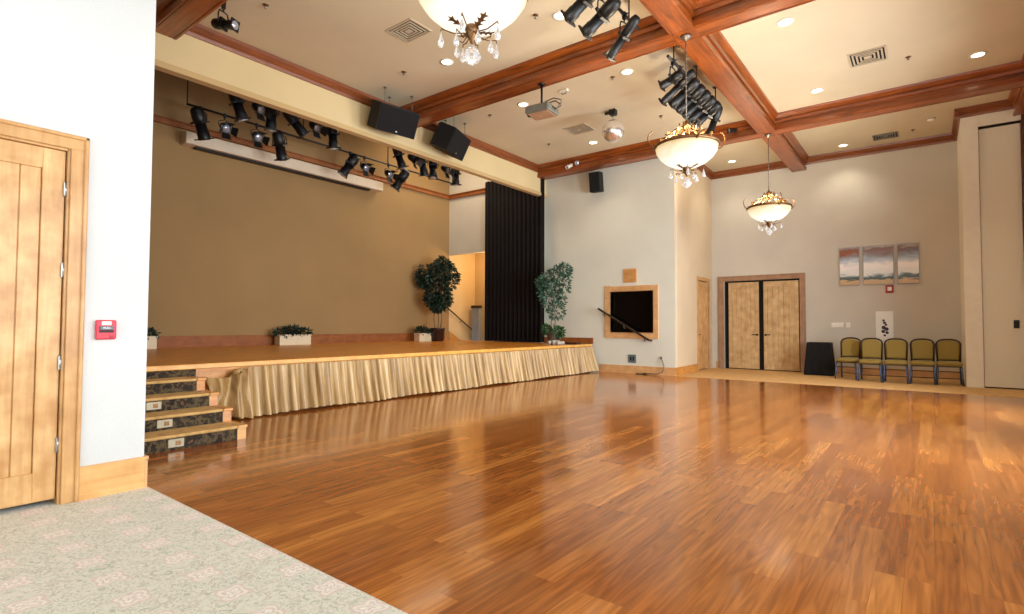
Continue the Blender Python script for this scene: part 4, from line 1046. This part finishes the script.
for (x, z, r) in ((-.02,.58,.03),(.0,.52,.035),(.03,.47,.03),(-.02,.40,.05),(.04,.36,.05),(-.03,.30,.045),(.05,.27,.04),(.0,.2,.03)):
    mb.lathe([(0,0),(r,0),(r*.8,.002),(0,.002)], 7, frame_to((x,-.0305,z),(0,-1,0)), smooth=False, cap=False)
mb.build('printed_figure', M['ink'], t)
t = thing('light_switch_plate', 'wide white switch plate on the far wall above the black draped table', 'switch plate', (-1.97, YF, 1.32))
MB().bbox(-.14,-.015,-.065,.14,0,.065,.005).build('plate', M['white_plastic'], t)
for k in range(3): MB().bbox(-.11+k*.085,-.024,-.035,-.06+k*.085,-.015,.035,.003).build('switch', M['white_plastic'], t)
t = thing('light_switch_plate', 'narrow white switch plate just right of the wide one', 'switch plate', (-1.72, YF, 1.32))
MB().bbox(-.05,-.015,-.065,.05,0,.065,.005).build('plate', M['white_plastic'], t); MB().bbox(-.02,-.024,-.035,.02,-.015,.035,.003).build('switch', M['white_plastic'], t)

# ------------------------------------------------------------------ black draped table
def draped(loc):
    t = thing('draped_table', 'small table under a floor length black cloth beside the double doors', 'table', loc, 0)
    vs = []; fs = []; NR = 6; per = []
    hx, hy = .27, .22; nper = 72
    for k in range(nper):
        u = k/nper*4; s = int(u); f = u-s
        q = [(-1+2*f,-1),(1,-1+2*f),(1-2*f,1),(-1,1-2*f)][s]
        per.append((q[0]*hx, q[1]*hy, [(0,-1),(1,0),(0,1),(-1,0)][s], f))
    for r_ in range(NR):
        q = r_/(NR-1)
        for k, (x, y, nn, f) in enumerate(per):
            c = max(0, 1-min(f, 1-f)*4)
            w_ = .012*math.sin(k*1.5)*q + .055*q*(.5+.8*c)
            vs.append((x+ (nn[0] or (x/hx)*c)*w_, y+(nn[1] or (y/hy)*c)*w_, .86-.85*q))
    for r_ in range(NR-1):
        for k in range(nper): fs.append((r_*nper+k, r_*nper+(k+1) % nper, (r_+1)*nper+(k+1) % nper, (r_+1)*nper+k))
    fs.append(tuple(range(nper)))
    MB().add(vs, fs).build('tablecloth', M['black_cloth'], t)
    MB().bbox(-.26,-.21,.82,.26,.21,.85).build('tabletop', M['wood_dark'], t)
    for sx in (-1,1):
        for s_y in (-1,1): MB().tube([(sx*.22,s_y*.17,0),(sx*.22,s_y*.17,.82)], .015).build('leg', M['black'], t)
draped((-2.31, 16.3, .004))

# ------------------------------------------------------------------ banquet chairs
def chair(loc, rz, label):
    """front faces -Y"""
    t = thing('banquet_chair', label, 'chair', loc, rz, 'banquet chairs against the far wall')
    W = .225
    # seat pad
    s = MB()
    out = []
    for k in range(24):
        a = 2*PI*k/24; ca, sa = math.cos(a), math.sin(a); e = .35
        out.append((math.copysign(abs(ca)**e, ca)*W, math.copysign(abs(sa)**e, sa)*.21))
    vs = []
    for z, q in ((.42,.93),(.435,1.0),(.465,1.02),(.49,.97),(.505,.82),(.51,.5)):
        vs += [(x*q, y*q-.02, z) for x, y in out]
    fs = [tuple(range(23,-1,-1)), tuple(range(120,144))]
    for r_ in range(5):
        for k in range(24): fs.append((r_*24+k, r_*24+(k+1) % 24, (r_+1)*24+(k+1) % 24, (r_+1)*24+k))
    s.add(vs, fs, True); s.build('seat', M['fabric'], t)
    fr_ = MB(); fr_.bbox(-W+.01,-.22,.395,W-.01,.19,.422,.006); fr_.build('seat_frame', M['chair_frame'], t)
    # back pad: crowned top
    def outline(w_, z0, z1, crown):
        pts = [(-w_*.93, z0), (w_*.93, z0)]
        for k in range(11):
            u = k/10; x = w_*math.cos(PI*u); 
            pts.append((math.copysign(abs(math.cos(PI*u))**.8, math.cos(PI*u))*w_, z1-crown+crown*math.sin(PI*u)**.9))
        return pts
    tilt = Matrix.Translation((0,.19,.5)) @ Matrix.Rotation(-.14, 4, 'X') @ Matrix.Translation((0,0,-.5))
    p = outline(.195,.535,.975,.12)
    b_ = MB(); vs = [tilt @ Vector((x,-.028+ (0 if 1 else 0),z)) for x, z in p]
    cx, cz = 0, .75
    ring2 = [tilt @ Vector((x*.88,-.048,cz+(z-cz)*.88)) for x, z in p]; back = [tilt @ Vector((x,.0,z)) for x, z in p]
    nn = len(p); fs = [tuple(range(nn, 2*nn))]+[(k, (k+1) % nn, nn+(k+1) % nn, nn+k) for k in range(nn)]+[(2*nn+k, 2*nn+(k+1) % nn, (k+1) % nn, k) for k in range(nn)]+[tuple(range(3*nn-1, 2*nn-1, -1))]
    b_.add(vs+ring2+back, fs, False); b_.build('backrest', M['fabric'], t)
    fp = outline(.213,.50,1.0,.125)[1:]+[(-.198,.50)]
    f = MB(); f.tube([tilt @ Vector((x,-.01,z)) for x, z in fp], .02, 7); f.tube([tilt @ Vector((-.2,-.01,.525)), tilt @ Vector((.2,-.01,.525))], .012, 7); f.build('back_frame', M['chair_frame'], t)
    h = MB(); h.tube([tilt @ Vector((-.04,-.035,.945)), tilt @ Vector((.04,-.035,.945))], .008, 6); h.build('hand_hold', M['steel'], t)
    for sx in (-1,1):
        MB().tube([(sx*(W-.025),-.20,.40),(sx*(W-.012),-.215,.2),(sx*(W),-.23,.0)], .019, 7).build('leg', M['chair_leg'], t)
        MB().tube([(sx*(.198),.19,.5),(sx*(W-.02),.2,.38),(sx*(W-.01),.26,.0)], .019, 7).build('leg', M['chair_leg'], t)
        MB().tube([(sx*(W-.01),-.215,.14),(sx*(W-.012),.235,.14)], .009, 6).build('side_stretcher', M['chair_leg'], t)
    MB().tube([(-W+.015,-.21,.30),(W-.015,-.21,.30)], .009, 6).build('front_stretcher', M['chair_frame'], t)
    MB().tube([(-W+.01,.24,.12),(W-.01,.24,.12)], .009, 6).build('rear_stretcher', M['chair_frame'], t)
    return t
ch = chair((-1.60, 15.60, .004), -.16, 'olive gold banquet chair nearest the black draped table, turned slightly')
for (x, y, rz, lb) in ((-1.115,15.26,-.03,'olive gold banquet chair in the row, second from the draped table'), (-.635,15.28,.0,'olive gold banquet chair in the row, directly before the white poster'),
                       (-.145,15.36,.0,'olive gold banquet chair in the row, second from the cream partition wall'), (.325,15.44,.02,'olive gold banquet chair at the right end of the row beside the cream wall')):
    dup(ch, (x, y, .004), rz, lb)

# ------------------------------------------------------------------ light
def area(name, loc, rot, sx, sy_, power, col, spread=None):
    l = bpy.data.lights.new(name, 'AREA'); l.shape = 'RECTANGLE'; l.size = sx; l.size_y = sy_; l.energy = power; l.color = col
    if spread: l.spread = spread
    o = bpy.data.objects.new(name, l); COL.objects.link(o); o.location = loc; o.rotation_euler = rot; return o
DAY = (.92,.96,1.0); WARM = (1.0,.80,.52)
for i, (a, b_) in enumerate(ys):
    area('window_fill', (XR+.12, (a+b_)/2, 2.15), (0, PI/2, 0), 2.8, 1.9, (100, 112, 330, 330)[i], DAY, 2.4)  # fill lamps in the added windows, standing in for daylight
area('rear_fill', (-1.5, YB+.05, 2.4), (-PI/2, 0, 0), 5.5, 3.2, 260, DAY)  # added fill panel; the back wall behind it has no window
for (x, y), _ in DL:
    l = bpy.data.lights.new('downlight', 'SPOT'); l.specular_factor = 0; l.energy = 72 if y < 15 else 50; l.color = (1,.88,.70); l.spot_size = 2.0; l.spot_blend = .7; l.shadow_soft_size = .08
    o = bpy.data.objects.new('downlight', l); COL.objects.link(o); o.location = (x, y, ZC-.03)
for y in (3.145, 7.94, 13.2):
    l = bpy.data.lights.new('chandelier_lamp', 'POINT'); l.energy = 190; l.color = (1,.88,.68); l.shadow_soft_size = .13; l.specular_factor = 0
    o = bpy.data.objects.new('chandelier_lamp', l); COL.objects.link(o); o.location = (XBM, y, 3.89)
# warm work light in the stair hall, added fill panel over the stage's far end
l = bpy.data.lights.new('stair_lamp', 'POINT'); l.energy = 55; l.color = (1,.74,.42); l.shadow_soft_size = .15
o = bpy.data.objects.new('stair_lamp', l); COL.objects.link(o); o.location = (-11.5, 14.1, 3.4)
area('stage_fill', (-11.4, 11.6, 7.1), (0, 0, 0), 2.2, 2.2, 95, (1,.80,.55))
w = bpy.data.worlds.new('world'); scene.world = w; w.use_nodes = True
bg = w.node_tree.nodes['Background']; bg.inputs[0].default_value = (.75,.85,1,1); bg.inputs[1].default_value = 1.0

scene.view_settings.view_transform = 'Standard'; scene.view_settings.look = 'None'
scene.view_settings.exposure = 0.2; scene.view_settings.gamma = 1.0
scene.cycles.use_denoising = True
scene.cycles.max_bounces = 10; scene.cycles.diffuse_bounces = 6; scene.cycles.sample_clamp_indirect = 6
scene.cycles.caustics_reflective = False; scene.cycles.caustics_refractive = False
